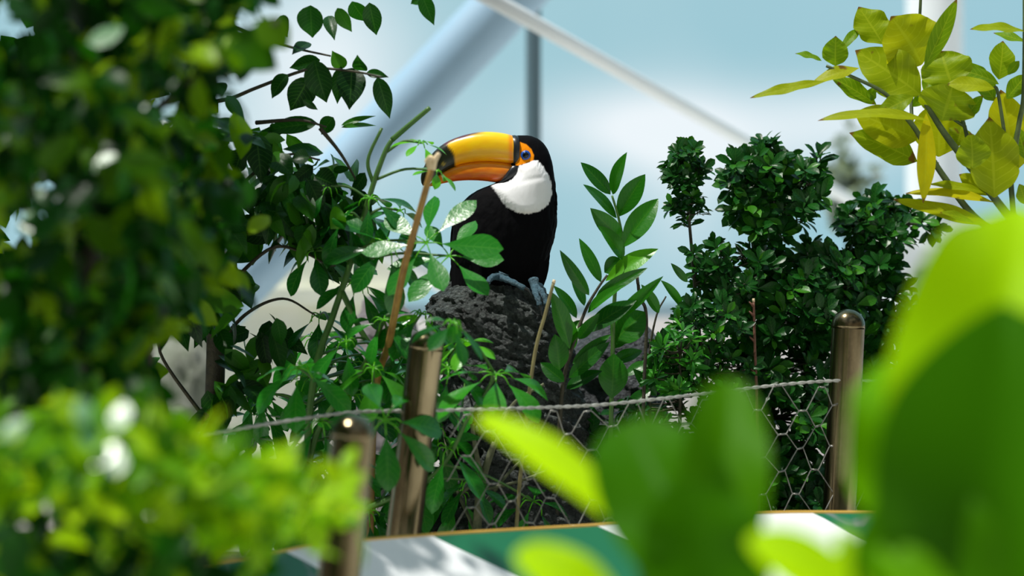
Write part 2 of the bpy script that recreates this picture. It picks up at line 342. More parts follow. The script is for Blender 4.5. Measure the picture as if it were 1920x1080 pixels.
# ------------------------------------------------------------ the toucan
TY = 5.0
bird = thing('toucan', 'black toucan with white bib and huge orange bill, perched on the lava rock', 'bird', tuple(P(960, 545, TY)))
def colmat(name, rough=.5, spec=.5, sheen=0., bump=0., bscale=200, coat=0.):
    m, g = newmat(name); at = g.n('ShaderNodeAttribute', attribute_name='tint'); geo = g.n('ShaderNodeNewGeometry')
    pb = g.n('ShaderNodeBsdfPrincipled'); g.link(at.outputs['Color'], pb.inputs['Base Color']); pb.inputs['Roughness'].default_value = rough
    pb.inputs['Specular IOR Level'].default_value = spec; pb.inputs['Sheen Weight'].default_value = sheen
    pb.inputs['Coat Weight'].default_value = coat; pb.inputs['Coat Roughness'].default_value = .15
    if bump:
        bp = g.n('ShaderNodeBump'); bp.inputs['Strength'].default_value = bump; bp.inputs['Distance'].default_value = .002
        mp = g.n('ShaderNodeMapping'); mp.inputs['Scale'].default_value = (1, 1, .35); g.link(geo.outputs['Position'], mp.inputs[0])
        g.link(g.noise(mp.outputs[0], bscale, 3), bp.inputs['Height']); g.link(bp.outputs[0], pb.inputs['Normal'])
    o = g.n('ShaderNodeOutputMaterial'); g.link(pb.outputs[0], o.inputs[0]); return m
def tint(o, cols):
    at = o.data.attributes.new('tint', 'FLOAT_COLOR', 'POINT'); c = np.ones((len(cols), 4), np.float32); c[:,:3] = cols; at.data.foreach_set('color', c.ravel())
BLACK = np.array([.0022,.0022,.003]); WHITE = np.array([.83,.83,.85]); ORANGE = np.array([.95,.29,.004])
rows = [(254,970,990,4,0),(256,962,1001,13,0),(260,958,1009,19,0),(267,956,1018,25,0),(278,955,1026,30,0),(292,955,1032,34,0),(308,954,1036,37,0),(322,952,1038,40,0),
        (335,944,1040,44,0),(345,925,1041,50,2),(354,900,1042,57,5),(366,880,1042,64,8),(380,866,1043,69,10),(398,855,1044,73,11),(420,849,1044,76,12),(445,847,1040,77,13),(470,846,1032,74,14),(495,850,1023,68,15),(515,862,1012,60,16),(532,884,1002,48,17),(545,912,990,32,18),(552,935,975,10,18)]
n, ns = 240, 300
y, xl, xr, dp, yo = smooth_rows(rows, n, 1)
bib = [(972,312),(984,309),(998,303),(1008,303),(1018,313),(1028,330),(1034,348),(1035,366),(1028,384),(1012,397),(990,403),(968,400),(950,390),(940,377),(932,364),(920,347),(934,345),(950,344),(962,336),(970,325)]
patch = [(966,266),(976,268),(986,272),(996,281),(1001,293),(1000,302),(992,306),(982,309),(966,314)]
th = np.linspace(0, 2*math.pi, ns, endpoint=False)
c = (xl+xr)/2; hw = (xr-xl)/2
PX = c[:,None]+hw[:,None]*np.cos(th)[None]; PYY = np.repeat(y[:,None], ns, 1); DD = -dp[:,None]*np.sin(th)[None]   # sin>0 faces the camera
pp = np.stack([PX.ravel(), PYY.ravel()], 1); frontside = (np.sin(th)[None] > -.25).repeat(n, 0).ravel()
jit = np.array([noise.noise(Vector((a_*.35, b_*.12, 0)))*1.6+noise.noise(Vector((a_*.9, b_*.5, 4)))*.8 for a_, b_ in pp])
db = polydist(pp, bib)+jit; dpat = polydist(pp, patch)+jit*.4
mb = np.where(frontside, np.clip(.5-db/2.2, 0, 1), 0); mp_ = np.where(frontside, np.clip(.5-dpat/1.4, 0, 1), 0)
# soft bulges of the bib, dip between cheek and breast puff
infl = np.clip(-db/16, 0, 1)*frontside
bul = 9*(1-(1-infl)**2)
crease = np.exp(-(((pp[:,1]-(338+.22*(1000-pp[:,0])))/5.5)**2))*np.clip((pp[:,0]-965)/20, 0, 1)*infl*1.6
dd = DD.ravel()-bul+crease+0
feather = np.array([noise.noise(Vector((a_*.10, b_*.045, d_*.1)))*1.4+noise.noise(Vector((a_*.5, b_*.12, d_*.4)))*.5 for (a_, b_), d_ in zip(pp, dd)])
V_ = world(pp, TY); feather = feather*(1-.85*np.clip(mb, 0, 1)); rad = 1+feather*.9/60
V_[:,0] = V_[:,0]+(pp[:,0]-np.repeat(c, ns))*(rad-1)*K*TY
V_[:,1] = TY+(dd*rad+np.repeat(yo, ns))*K*TY
F = [(i*ns+j, i*ns+(j+1)%ns, (i+1)*ns+(j+1)%ns, (i+1)*ns+j) for i in range(n-1) for j in range(ns)]
F += [tuple(range(ns))[::-1], tuple((n-1)*ns+j for j in range(ns))]
a = Acc(); a.add(V_, F); o = a.build('body', colmat('plumage', .8, .07, 0, .2, 260), bird)
cols = BLACK[None]*(1-mb[:,None])+WHITE[None]*mb[:,None]; cols = cols*(1-mp_[:,None])+ORANGE[None]*mp_[:,None]
warm = np.exp(-((pp[:,1]-403)/5)**2)*mb; cols = cols*(1-.35*warm[:,None])+np.array([.75,.62,.45])*.35*warm[:,None]
tint(o, cols)
# nape and wing feather slivers
a = Acc(); q = []
for k in range(46):
    t_ = rng.random(); py = 300+t_*95; px = np.interp(py, y, xr)-rng.uniform(0, 7); q.append((px, py))
q = np.array(q); p0 = world(q, TY); p0[:,1] += rng.uniform(-.012, .012, len(q))
blades(a, p0, np.stack([rng.uniform(.02,.22,len(q)), rng.uniform(-.1,.1,len(q)), -np.ones(len(q))], 1), (0,-1,.1), rng.uniform(.014,.028,len(q)), .0028, 'lance', nt_=4, ns=3, curl=.3)
a.build('nape_feather', solid('black_feather', tuple(BLACK), (.004,.004,.005), 60, .75, spec=.08), bird)
M_feath = bpy.data.materials['black_feather']
# folded wings: overlapping layered feathers
def wing(side):
    a = Acc(); r_ = random.Random(3+side)
    for row in range(7):
        for k in range(7):
            f = k/6
            if side < 0: px = 856+f*36+row*1.5; py = 402+row*15+f*16; Yd = -(.018+.050*f)-.004*row*.3; tipx = 846+f*46; L = .10+.012*row
            else: px = 1036-f*16-row*1.5; py = 400+row*13+f*10; Yd = -(.008+.030*f); tipx = 1008-f*8; L = .085
            p = P(px, py, TY); p[1] += Yd+.018; d = np.array([(tipx-px)*K*TY*.9, .012, -L])
            outw = np.array([-.6+.5*f if side < 0 else .6-.5*f, -.75, .1])
            blades(a, p+unit(outw)*.003, d, outw, L, .022, 'strap', fold=-.15, curl=.12, nt_=6, ns=5)
    return a.build('wing', M_feath, bird)
wing(-1); wing(1)
a = Acc()
for k in range(9):
    f = (k-4)/4; p = P(868+f*9, 470, TY)+[0, .055+.006*k*.2, 0]
    blades(a, p, (-.16+f*.05, .10, -1), (-.2,-1,0), .085+.012*math.sin(k*2.1), .02, 'strap', fold=-.1, curl=.08, nt_=6, ns=5)
a.build('tail', M_feath, bird)
# bill: loft along stations given as (top, bottom) pixel pairs
def billpart(name, st, depth, mat, colf, y0):
    st = np.array(st, float); m = 90; nsg = 40
    s = np.linspace(0, 1, len(st)); tt = np.linspace(0, 1, m); cols_ = [np.interp(tt, s, st[:,k]) for k in range(4)]
    for i in range(4):
        v = cols_[i]
        for _ in range(3):
            p = np.concatenate([[2*v[0]-v[2], 2*v[0]-v[1]], v, [2*v[-1]-v[-2], 2*v[-1]-v[-3]]]); v = np.convolve(p, np.ones(5)/5, 'valid')
        cols_[i] = v
    dep = np.interp(tt, np.linspace(0,1,len(depth)), depth); th_ = np.linspace(0, 2*math.pi, nsg, endpoint=False)
    V2, C2 = [], []
    for i in range(m):
        T = np.array([cols_[0][i], cols_[1][i]]); B = np.array([cols_[2][i], cols_[3][i]]); mid = (T+B)/2; h = (T-B)/2
        for q in th_:
            cs, sn = math.cos(q), math.sin(q)
            e = mid+h*math.copysign(abs(cs)**.85, cs); d = dep[i]*math.copysign(abs(sn)**.75, sn)
            p = P(e[0], e[1], TY); p[1] = TY+y0-d*K*TY; V2.append(p); C2.append(colf(tt[i], e[0], e[1], cs))
    F2 = [(i*nsg+j, i*nsg+(j+1)%nsg, (i+1)*nsg+(j+1)%nsg, (i+1)*nsg+j) for i in range(m-1) for j in range(nsg)]
    F2 += [tuple(range(nsg))[::-1], tuple((m-1)*nsg+j for j in range(nsg))]
    a = Acc(); a.add(V2, F2); o = a.build(name, mat, bird); tint(o, np.array(C2)); return o
def lerp(a_, b_, t): t = min(1, max(0, t)); return np.array(a_)*(1-t)+np.array(b_)*t
def ucol(t, x, y_, cs):
    n_ = noise.noise(Vector((x*.05, y_*.2, 0)))
    yel = lerp((.95,.60,.002), (.90,.34,.002), (y_-262)/48+n_*.3); yel = lerp(yel, (.90,.24,.004), 1-abs(x-958)/7)
    # culmen stripe: dark red then black towards the tip
    stripe = (cs-.70-.10*n_)*9*min(1, max(0, (912-x)/50)); yel = lerp(yel, (.10,.015,.03), stripe)
    d = math.hypot((x-828)/25, (y_-302)/31)-1 if x > 828 else -1
    d2 = math.hypot((x-812)/43, (y_-318)/46)-1
    e = min(d, d2)+.05*noise.noise(Vector((x*.15, y_*.15, 2)))
    blk = lerp(yel, (.012,.014,.006), -e*9+.5)
    blk = lerp(blk, (.75,.5,.01), .9-math.hypot((x-832)/6, (y_-309)/4))
    return blk
def lcol(t, x, y_, cs):
    n_ = noise.noise(Vector((x*.06, y_*.25, 7)))
    c = lerp((.85,.30,.006), (.66,.085,.006), .5-cs*.6+n_*.4); return lerp(c, (.88,.26,.006), (845-x)/40)
M_bill = colmat('glossy_bill', .28, .5, 0, .10, 90, coat=.15)
up = [(965,256,965,311),(950,251,948,307),(930,248,925,304.5),(910,247,902,304.5),(890,249,882,306),(868,254,862,310),(845,262,846,316),(825,274,831,324),(809,289,818,333),(798,306,808,341),(791,322,800,346),(788.5,334,796,348),(790,343,793,348.5)]
billpart('upper_bill', up, [25,25,25,24,23,21,19,17,14,11,8,5,2], M_bill, ucol, -.006)
lo = [(963,308.5,941,343.5),(948,305,930,342.5),(925,302.5,915,340.5),(902,302.5,897,339),(882,304,878,338.5),(862,308,860,339.5),(846,314.5,845,341.5),(831,322.5,832,344),(818,332,820,347),(808,343.5,812,349),(803,348.5,805,350)]
billpart('lower_bill', lo, [21,21,20,19,17,15,13,10,8,5,2], M_bill, lcol, -.006)
M_band = solid('black_bill_base', (.006,.008,.012), (.010,.013,.018), 60, .35)
a = Acc(); # black band around the bill base, and the black jaw wedge
m = 24; pts = []
for q in np.linspace(0, 2*math.pi, m, endpoint=False):
    cs, sn = math.cos(q), math.sin(q)
    for (xx, top, bot, dx, k) in ((963,255,314,0,1.06),(968,254.5,314,.5,1.16),(974,256,313,1,1.08)):
        yy = (top+bot)/2-(bot-top)/2*cs*1.03; xx2 = xx+(4 if cs < 0 else 2)*(1-abs(cs))*0-6*max(0, cs)**2+(3*cs if cs > 0 else 0)
        p = P(xx2, yy, TY); p[1] = TY-.006-25*k*K*TY*math.copysign(abs(sn)**.75, sn); pts.append(p)
a.add(pts, [(3*i+j, 3*((i+1)%m)+j, 3*((i+1)%m)+j+1, 3*i+j+1) for i in range(m) for j in range(2)])
jaw = np.array([(961,311),(972,311),(974,319),(972,328),(963,337),(953,342),(944,344.5),(935,344),(941,338),(949,326),(955,318)], float); cj = jaw.mean(0)
for sgn in (-1, 1):
    V3 = []; rings = 6
    for r_ in range(rings+1):
        f = math.cos(r_/rings*math.pi/2)
        for x_, y_ in cj+(jaw-cj)*f:
            p = P(x_, y_, TY); p[1] = TY-.006+sgn*(20.5+10*math.sin(r_/rings*math.pi/2)**.7)*K*TY if r_ else TY-.006+sgn*8*K*TY; V3.append(p)
    nj = len(jaw); a.add(V3, [(r_*nj+j, r_*nj+(j+1)%nj, (r_+1)*nj+(j+1)%nj, (r_+1)*nj+j) for r_ in range(rings) for j in range(nj)])
a.build('bill_base', M_band, bird)
# eye: on the near side (and its twin on the far side)
def ball(acc, c, r, sq=(1,1,1), nu=24, nv=14):
    v = []; 
    for i in range(nv+1):
        for j in range(nu):
            f = math.pi*i/nv; q = 2*math.pi*j/nu; v.append(np.array(c)+r*np.array([math.sin(f)*math.cos(q)*sq[0], math.sin(f)*math.sin(q)*sq[1], math.cos(f)*sq[2]]))
    acc.add(v, [(i*nu+j, i*nu+(j+1)%nu, (i+1)*nu+(j+1)%nu, (i+1)*nu+j) for i in range(nv) for j in range(nu)])
def surfY(px, py):
    i = np.argmin(abs(y-py)); u = max(-1, min(1, (px-c[i])/hw[i])); return TY-dp[i]*math.sqrt(1-u*u)*K*TY
u_ = K*TY; ey = surfY(985.5, 293)
for sgn in (-1, 1):
    ex = P(985.5, 293, TY); ex[1] = ey if sgn < 0 else 2*TY-ey
    a = Acc(); ball(a, ex+[0, -sgn*(-.0*u_), 0], 9.4*u_, (1,.45,1)); e = a.build('eye', solid('blue_eye_ring', (.004,.05,.30), (.01,.09,.46), 300, .35), bird)
    a = Acc(); ball(a, ex+[0, sgn*1.8*u_, 0], 6.6*u_, (1,.5,1)); ii = a.build('iris', solid('dark_iris', (.002,.006,.03), (.003,.01,.05), 300, .12), e)
    a = Acc(); ball(a, ex+[0, sgn*4.1*u_, 0], 4.6*u_, (1,.45,1)); a.build('pupil', solid('pupil_black', (.001,.001,.001), None, 9, .04), e)
# feet
M_foot = solid('blue_grey_scales', (.025,.075,.11), (.08,.17,.22), 160, .5, bump=.8, bscale=220)
M_claw = solid('dark_claw', (.02,.02,.02), None, 9, .3)
def foot(ank, toes):
    a = Acc(); cl = []
    a.tube(bez([P(*ank[0]), P(*ank[1])], 6), [.011,.009,.0085], 12)
    for tpts in toes:
        pts = bez([P(*q) for q in tpts], 7); k = len(pts); rr = .0072-.0022*np.linspace(0,1,k)+.0007*np.sin(np.linspace(0, 22, k)); a.tube(pts, rr, 10)
        e = pts[-1]; d = unit(pts[-1]-pts[-3]); cl.append((e, d))
    f = a.build('foot', M_foot, bird)
    for e, d in cl:
        a = Acc(); a.tube(bez([e-d*.002, e+d*.008+[0,0,.001], e+d*.016-[0,0,.008]], 5), [.0042,.003,.0006], 8); a.build('claw', M_claw, f)
foot([(945,512,4.93),(940,524,4.93)], [[(938,520,4.93),(950,524,4.895),(966,531,4.875),(984,541,4.87)], [(936,519,4.93),(925,519,4.90),(918,524,4.875),(914,531,4.865)], [(940,520,4.94),(928,514,4.96),(920,513,4.98)]])
foot([(1000,524,4.945),(1003,540,4.935)], [[(1003,537,4.935),(1014,546,4.915),(1021,558,4.905),(1025,572,4.90)], [(1002,538,4.935),(1004,549,4.905),(1009,562,4.892),(1012,573,4.89)], [(1003,537,4.945),(1011,535,4.965),(1020,545,4.99)]])

# ------------------------------------------------------------ plant helpers
def hand(acc, base, tip, wpx, Y, dY=0., tilt=.35, roll=0., kind='ellip', curl=.5, fold=.2, wave=0., rnd=None, nt_=12, ns=7, cup=0.):
    """one leaf from base to tip (photo pixels at distance Y); tilt leans its upper side up towards the sky"""
    A = P(*base, Y); B = P(*tip, Y+dY); D = B-A; L = np.linalg.norm(D); D = D/L
    N = np.array([roll, -math.cos(tilt*1.5), math.sin(tilt*1.5)])
    # keep the tip in place although the blade curls
    cc = curl if abs(curl) > 1e-3 else 1e-3; chord = math.hypot(math.sin(cc)/cc, (1-math.cos(cc))/cc)
    ang = math.atan2((1-math.cos(cc)), math.sin(cc)); N = unit(N-(N@D)*D); D2 = D*math.cos(ang)+N*math.sin(ang)
    N2 = N*math.cos(ang)-D*math.sin(ang)
    blades(acc, A, D2, N2, L/chord, wpx*K*Y, kind, fold, curl, wave, nt_, ns, rnd, cup)
def twig(acc, pts, r0, r1, ns=6, n=8):
    p = bez([P(*q) for q in pts], n); acc.tube(p, np.linspace(r0, r1, len(p)), ns); return p
def twig3(acc, a_, b_, r0, r1, sag=.0, ns=4):
    m_ = (a_+b_)/2+np.array([0,0,sag]); p = bez([a_, m_, b_], 3); acc.tube(p, np.linspace(r0, r1, len(p)), ns, cap=False)

# ---- dense small-leaved shrubs
def rosettes(acc, C, Ax, L=.038, W=.016, k=8, kind='obov', open_=(.5,1.3), rnd0=None, **kw):
    M = len(C); P0, D, N, R = [], [], [], []
    for i in range(M):
        ax = unit(Ax[i]); e1 = unit(np.cross(ax, [.3,.9,.2])); e2 = np.cross(ax, e1); ph = rng.random()*6.28
        kk = max(3, int(k+rng.integers(-2, 3))); rr = rng.random()
        for j in range(kk):
            q = ph+j*2.4; o_ = rng.uniform(*open_); rad = e1*math.cos(q)+e2*math.sin(q)
            d = ax*math.cos(o_)+rad*math.sin(o_); n_ = ax*math.sin(o_)-rad*math.cos(o_)
            P0.append(C[i]-ax*L*.5*j/kk); D.append(d); N.append(n_+rng.normal(0,.2,3)); R.append(np.clip(.35*rr+.5*rng.random()**1.5+(.25 if j == kk-1 else 0), 0, 1))
    m_ = len(P0); s = rng.uniform(.6, 1.12, m_)
    blades(acc, np.array(P0), np.array(D), np.array(N), L*s, W*s*rng.uniform(.85,1.2,m_), kind, rnd=np.array(R) if rnd0 is None else rnd0, **kw)
def shrub(name, label, polys, stems, Yc, mat=None, L=.046, W=.020, up_=.7, group=None, k=8, stem_mat=None, rstem=.006):
    base = P(*stems[0][0]); base[2] = .84
    t = thing(name, label, 'shrub', tuple(base), group)
    br = Acc(); nodes = []
    for st in stems:
        p = twig(br, st, rstem, rstem*.35); nodes.append(p)
    nodes = np.concatenate(nodes); fo = Acc()
    for poly, cnt, th_ in polys:
        cen = np.array(poly, float).mean(0); q = sample([tuple(cen+(np.array(v_)-cen)*.93) for v_ in poly], cnt)
        yy = Yc+rng.uniform(-1, 1, cnt)*th_; C = world(q, yy)
        nd = nodes[np.argmin(((C[:,None]-nodes[None])**2).sum(-1)+.6*np.maximum(0, nodes[None,:,2]-C[:,None,2])**1, axis=1)]
        Ax = unit(C-nd)+np.array([0,-.35,up_]); rosettes(fo, C, Ax, L, W, k, nt_=6, ns=5, fold=.25, curl=.5)
        for i in range(cnt): twig3(br, nd[i]-[0,0,0], C[i], .0022, .0012, -.004)
    br.build('stem', stem_mat or M_dstem, t); fo.build('foliage', mat or M_box, t); return t

shrub('clipped_shrub', 'tall dense centre shrub with a broad rounded leafy head', [
    ([(1352,335),(1380,290),(1435,276),(1500,296),(1540,300),(1550,350),(1540,400),(1500,440),(1420,450),(1372,400)], 112, .09), ([(1515,300),(1550,282),(1552,300),(1525,330)], 3, .02), ([(1425,262),(1445,262),(1450,290),(1425,290)], 3, .02),
    ([(1410,440),(1500,430),(1545,480),(1565,560),(1555,720),(1540,760),(1400,760),(1370,620),(1385,500)], 190, .13),
    ([(1360,720),(1560,710),(1560,1000),(1350,1000)], 190, .16),
    ([(1500,470),(1600,450),(1640,520),(1600,620),(1540,600)], 45, .1)],
    [[(1455,1250,5.25),(1452,900,5.22),(1448,620,5.2),(1450,440,5.2),(1450,310,5.2)],[(1448,640,5.2),(1500,540,5.22),(1520,480,5.22)],[(1448,700,5.2),(1400,600,5.2),(1400,500,5.2)],[(1450,440,5.2),(1500,380,5.2),(1530,320,5.2)],[(1450,440,5.2),(1400,380,5.2),(1375,330,5.2)]], 5.2)
shrub('clipped_shrub', 'slender shrub with a small tuft on a bare stem, left of the broad-headed shrub', [
    ([(1247,300),(1262,272),(1305,276),(1330,308),(1325,338),(1296,350),(1262,350),(1248,325)], 34, .045),
    ([(1275,350),(1318,365),(1320,400),(1300,430),(1270,420),(1256,390)], 14, .035),
    ([(1290,470),(1345,450),(1380,440),(1410,470),(1410,560),(1300,570)], 45, .08),
    ([(1240,620),(1290,560),(1410,550),(1420,760),(1260,770),(1215,710)], 120, .13),
    ([(1160,740),(1400,740),(1400,1000),(1160,1000)], 170, .15)],
    [[(1340,1250,5.15),(1330,900,5.12),(1312,640,5.1),(1298,480,5.1),(1290,380,5.1),(1288,290,5.1)],[(1318,700,5.1),(1350,580,5.1),(1360,470,5.1)],[(1330,850,5.1),(1270,740,5.1),(1260,660,5.1)]], 5.1, k=9, L=.034, W=.014)
shrub('clipped_shrub', 'shrub with a low rounded head at the right of the broad-headed shrub', [
    ([(1572,400),(1620,366),(1680,372),(1735,400),(1752,425),(1700,450),(1660,475),(1610,480),(1590,450)], 58, .08), ([(1740,415),(1762,425),(1750,440),(1730,435)], 3, .02), ([(1560,395),(1585,390),(1600,415),(1575,415)], 3, .02),
    ([(1590,470),(1665,470),(1700,540),(1720,570),(1712,640),(1700,720),(1560,760),(1560,600)], 120, .12),
    ([(1560,720),(1700,700),(1740,1000),(1560,1000)], 110, .12)],
    [[(1640,1250,5.35),(1635,900,5.32),(1640,620,5.3),(1650,500,5.3),(1655,400,5.3)],[(1640,640,5.3),(1690,580,5.3),(1710,570,5.3)],[(1655,440,5.3),(1700,420,5.3),(1740,425,5.3)]], 5.3)
shrub('low_shrub', 'low bright-tipped bush at the foot of the slender shrub', [
    ([(1225,640),(1260,600),(1310,610),(1330,680),(1300,740),(1240,740),(1215,700)], 40, .06)],
    [[(1280,1190,4.98),(1275,900,4.98),(1275,740,4.98),(1275,660,4.98)]], 4.98, mat=leafmat('fresh_leaf', (.02,.14,.02), (.05,.28,.02), (.16,.45,.03), trans=.3), L=.036, W=.010, k=8)
q0 = P(1592, 362, 11.9); dt = thing('distant_shrub', 'small hazy grey-green shrub far behind, in the gap left of the low rounded head', 'shrub', (q0[0], q0[1], 0))
a = Acc(); a.tube([(q0[0], q0[1], 0), (q0[0], q0[1], 1.2), (q0[0], q0[1], q0[2])], [.03,.012], 8); a.build('stem', M_dstem, dt)
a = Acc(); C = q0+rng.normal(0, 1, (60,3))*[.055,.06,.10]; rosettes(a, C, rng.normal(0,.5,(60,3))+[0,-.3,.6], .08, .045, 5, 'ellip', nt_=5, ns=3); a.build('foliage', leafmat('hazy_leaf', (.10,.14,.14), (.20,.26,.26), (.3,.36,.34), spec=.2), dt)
# ---- lance-leaved stalks (two)
o7 = lambda x, y_: (1040+x/2.25, 280+y_/2.25)
def stalk(label, stem, leaves_, mat, stemmat, Y, r=.0055, seed=1):
    b = P(*stem[0]); t = thing('lance_leaf_plant', label, 'plant', tuple(b))
    a = Acc(); twig(a, stem, r, r*.4, 8); a.build('stem', stemmat, t); rr = random.Random(seed)
    for L_ in leaves_:
        b_, t_, w_ = L_[:3]; rn = L_[3] if len(L_) > 3 else rr.random()*.6; a = Acc()
        hand(a, o7(*b_), o7(*t_), w_/2.25*1.28, Y+rr.uniform(-.02,.02), rr.uniform(-.06,.03), rr.uniform(.1,.55), rr.uniform(-.4,.4), 'ellip' if w_ > 65 else 'lance', rr.uniform(.25,.6), rr.uniform(.15,.4), 0.01, rn)
        a.build('leaf', mat, t)
Q = lambda x, y_, Y: (*o7(x, y_), Y)
stalk('upright green stalk with paired pointed leaves right of the toucan', [Q(225,2200,4.95),Q(232,1500,4.93),Q(240,1055,4.9),Q(252,640,4.9),Q(268,540,4.9),Q(290,420,4.9),Q(272,300,4.9),Q(242,195,4.9)], [
    ((235,190),(110,55),50),((245,190),(305,12),54),((262,290),(120,148),62),((265,285),(382,105),72),((280,382),(150,248),64),((285,415),(437,208),80,.5),((290,465),(183,322),62),((285,470),(210,520),62,.2),
    ((258,560),(330,450),62,.2),((215,555),(437,420),66,.98),((245,820),(380,685),120,.35),((240,1050),(250,862),98,.35),((250,840),(330,730),60,.3),((245,900),(370,850),50,.3)], M_zz, M_stem, 4.9)
stalk('dark red-brown stalk leaning right with narrow leaves beside the lava rock', [Q(-10,2200,4.92),Q(10,1500,4.9),Q(30,1040,4.87),Q(70,850,4.85),Q(130,680,4.85),Q(180,590,4.85),Q(222,530,4.85)], [
    ((145,615),(22,425),44),((195,560),(103,375),42,.4),((125,660),(70,540),36),((92,712),(-5,575),46),((175,620),(392,500),44,.3),((140,690),(300,572),44),((125,775),(345,638),70,.02),
    ((260,715),(458,535),42,.45),((75,905),(238,780),40),((60,965),(232,812),52),((62,840),(-15,600),66,.3),((20,930),(0,780),70,.3),((75,850),(40,690),50),((50,1010),(200,935),56,.02),((40,980),(-60,900),50),((110,720),(60,830),46,.6),((100,800),(190,690),40)], M_zz, M_dstem, 4.85, seed=4)
stalk('short stalk with thin leaves in front of the slender shrub', [Q(420,2200,5.0),Q(410,1400,5.0),Q(400,1040,5.0),Q(400,860,5.0),Q(430,700,5.0),Q(470,620,5.0)], [
    ((440,690),(365,570),40,.3),((540,665),(447,552),38,.5),((430,1040),(330,925),46,.1),((400,900),(290,960),44),((405,1020),(300,1090),50,.05),((380,860),(440,960),36),((560,560),(490,480),26,.1)], M_zz, M_dstem, 5.0, r=.004, seed=9)
def stick(label, pts, r, mat, knobs=0, tip=True):
    t = thing('bare_twig', label, 'twig', tuple(P(*pts[0]))); a = Acc(); p = twig(a, pts, r, r*.75, 8)
    for k in range(knobs):
        c_ = p[int(len(p)*(.5+.5*(k+.5)/knobs))-1]; a.tube([c_, c_+np.array([random.uniform(-1,1)*.012, -.004, .010])], [r*.9, r*.4], 6)
    a.build('stem', mat, t)
    if tip: a = Acc(); a.tube([p[-1]-(p[-1]-p[-2])*.1, p[-1]+unit(p[-1]-p[-2])*.006], [r*.85, r*.7], 10); a.build('cut_end', M_pale, t)
    return t
stick('bare knobbly brown twig beside the upright green stalk', [(1208,1190,4.95),(1206,800,4.95),(1212,600,4.95),(1200,560,4.95),(1195,520,4.95)], .004, M_dstem, 6)
stick('thin brown twig with cut end in front of the lava rock', [(960,1130,4.72),(975,900,4.72),(1000,680,4.72),(1022,590,4.72),(1038,530,4.72)], .0042, solid('tan_bark', (.16,.13,.05),(.22,.2,.08),60,.7), 0)
stick('thick dry cane with split top rising in front of the bill', [(690,1160,4.8),(702,760,4.75),(730,640,4.6),(756,510,4.45),(775,440,4.4),(800,350,4.35),(811,308,4.35)], .0075, M_cane, 0, False)
cane = [o for o in bpy.data.objects if o.name.startswith('bare_twig')][-1]
a = Acc(); e = P(810, 312, 4.35)
a.tube([e-[0,0,.006], e+np.array([-.006,0,.012]), P(808,296,4.34)], [.008,.008,.006], 8); a.tube([e-[0,0,.006], e+np.array([.004,-.002,.01]), P(823,288,4.34)], [.007,.006,.004], 8); a.build('split_top', M_pale, cane)
stick('reddish knobbly twig in front of the broad-headed shrub', [(1425,1180,4.98),(1420,800,4.98),(1415,640,4.98),(1413,565,4.98)], .0035, solid('red_bark', (.10,.035,.02),(.16,.07,.04),60,.7), 6)

# ---- umbrella plants: compound leaves of radiating leaflets
def whorl(px, py, Y, R, k=7, face=(0,-.5,.8), droop=.3, parent=None, wid=.41, rnd=None, mat=None, spin=None, white=True):
    c_ = P(px, py, Y); ax = unit(face); e1 = unit(np.cross(ax, [.1,.2,1.])); e2 = np.cross(ax, e1); ph = rng.random()*6.28 if spin is None else spin
    a = Acc(); Rm = R*K*Y; P0, D, N, L = [], [], [], []; flat = droop < .12
    for j in range(k):
        q = ph+j*6.283/k+rng.normal(0,.1); rad = e1*math.cos(q)+e2*math.sin(q); d = unit(rad-ax*droop*rng.uniform(.4,1.5)); pl = Rm*rng.uniform(.22,.34)
        a.tube(bez([c_, c_+rad*pl*.6+ax*.002, c_+d*pl], 3), [.0016,.0012], 5, rnd=.95)
        P0.append(c_+d*pl); D.append(d); N.append(ax+(rng.normal(0,.19,3) if flat else rad*droop*.6+rng.normal(0,.12,3))); L.append(Rm*rng.uniform(.75,1.0))
    L = np.array(L); rn = np.clip(rng.random(k)*.6+(rng.random()*.4), 0, 1) if rnd is None else np.full(k, rnd)
    blades(a, np.array(P0), np.array(D), np.array(N), L, L*wid*rng.uniform(.9,1.15,k), 'obov', .05 if flat else .18, rng.uniform(.02,.12,k) if flat else rng.uniform(.25,.8,k), .01, 9, 5, rn)
    o_ = a.build('leaf', mat or M_schef, parent); return c_
sch = thing('umbrella_plant', 'tall umbrella plant with glossy radiating leaflets left of the toucan', 'plant', tuple(P(575, 1180, 4.7)))
a = Acc(); twig(a, [(560,1225,4.72),(572,900,4.7),(590,700,4.7),(625,590,4.7),(655,500,4.7),(675,430,4.7),(700,345,4.7),(722,285,4.7),(735,262,4.7)], .0075, .0045, 10)
twig(a, [(735,262,4.7),(770,232,4.69),(806,202,4.68)], .0055, .0045, 8)
twig(a, [(640,545,4.7),(690,640,4.68),(740,660,4.66),(830,700,4.62)], .006, .004, 8)
twig(a, [(700,345,4.7),(690,300,4.7),(716,240,4.7)], .004, .003, 8)
twig(a, [(572,900,4.7),(600,800,4.7),(680,690,4.65),(720,600,4.65),(745,590,4.65)], .007, .004, 8)
twig(a, [(560,1000,4.7),(620,900,4.62),(700,820,4.55)], .006, .003, 8)
twig(a, [(560,1000,4.7),(800,900,4.62),(880,780,4.58),(930,704,4.55)], .005, .003, 8)
spec_h = unit(SUN+np.array([0,-1,0]))
cc = []
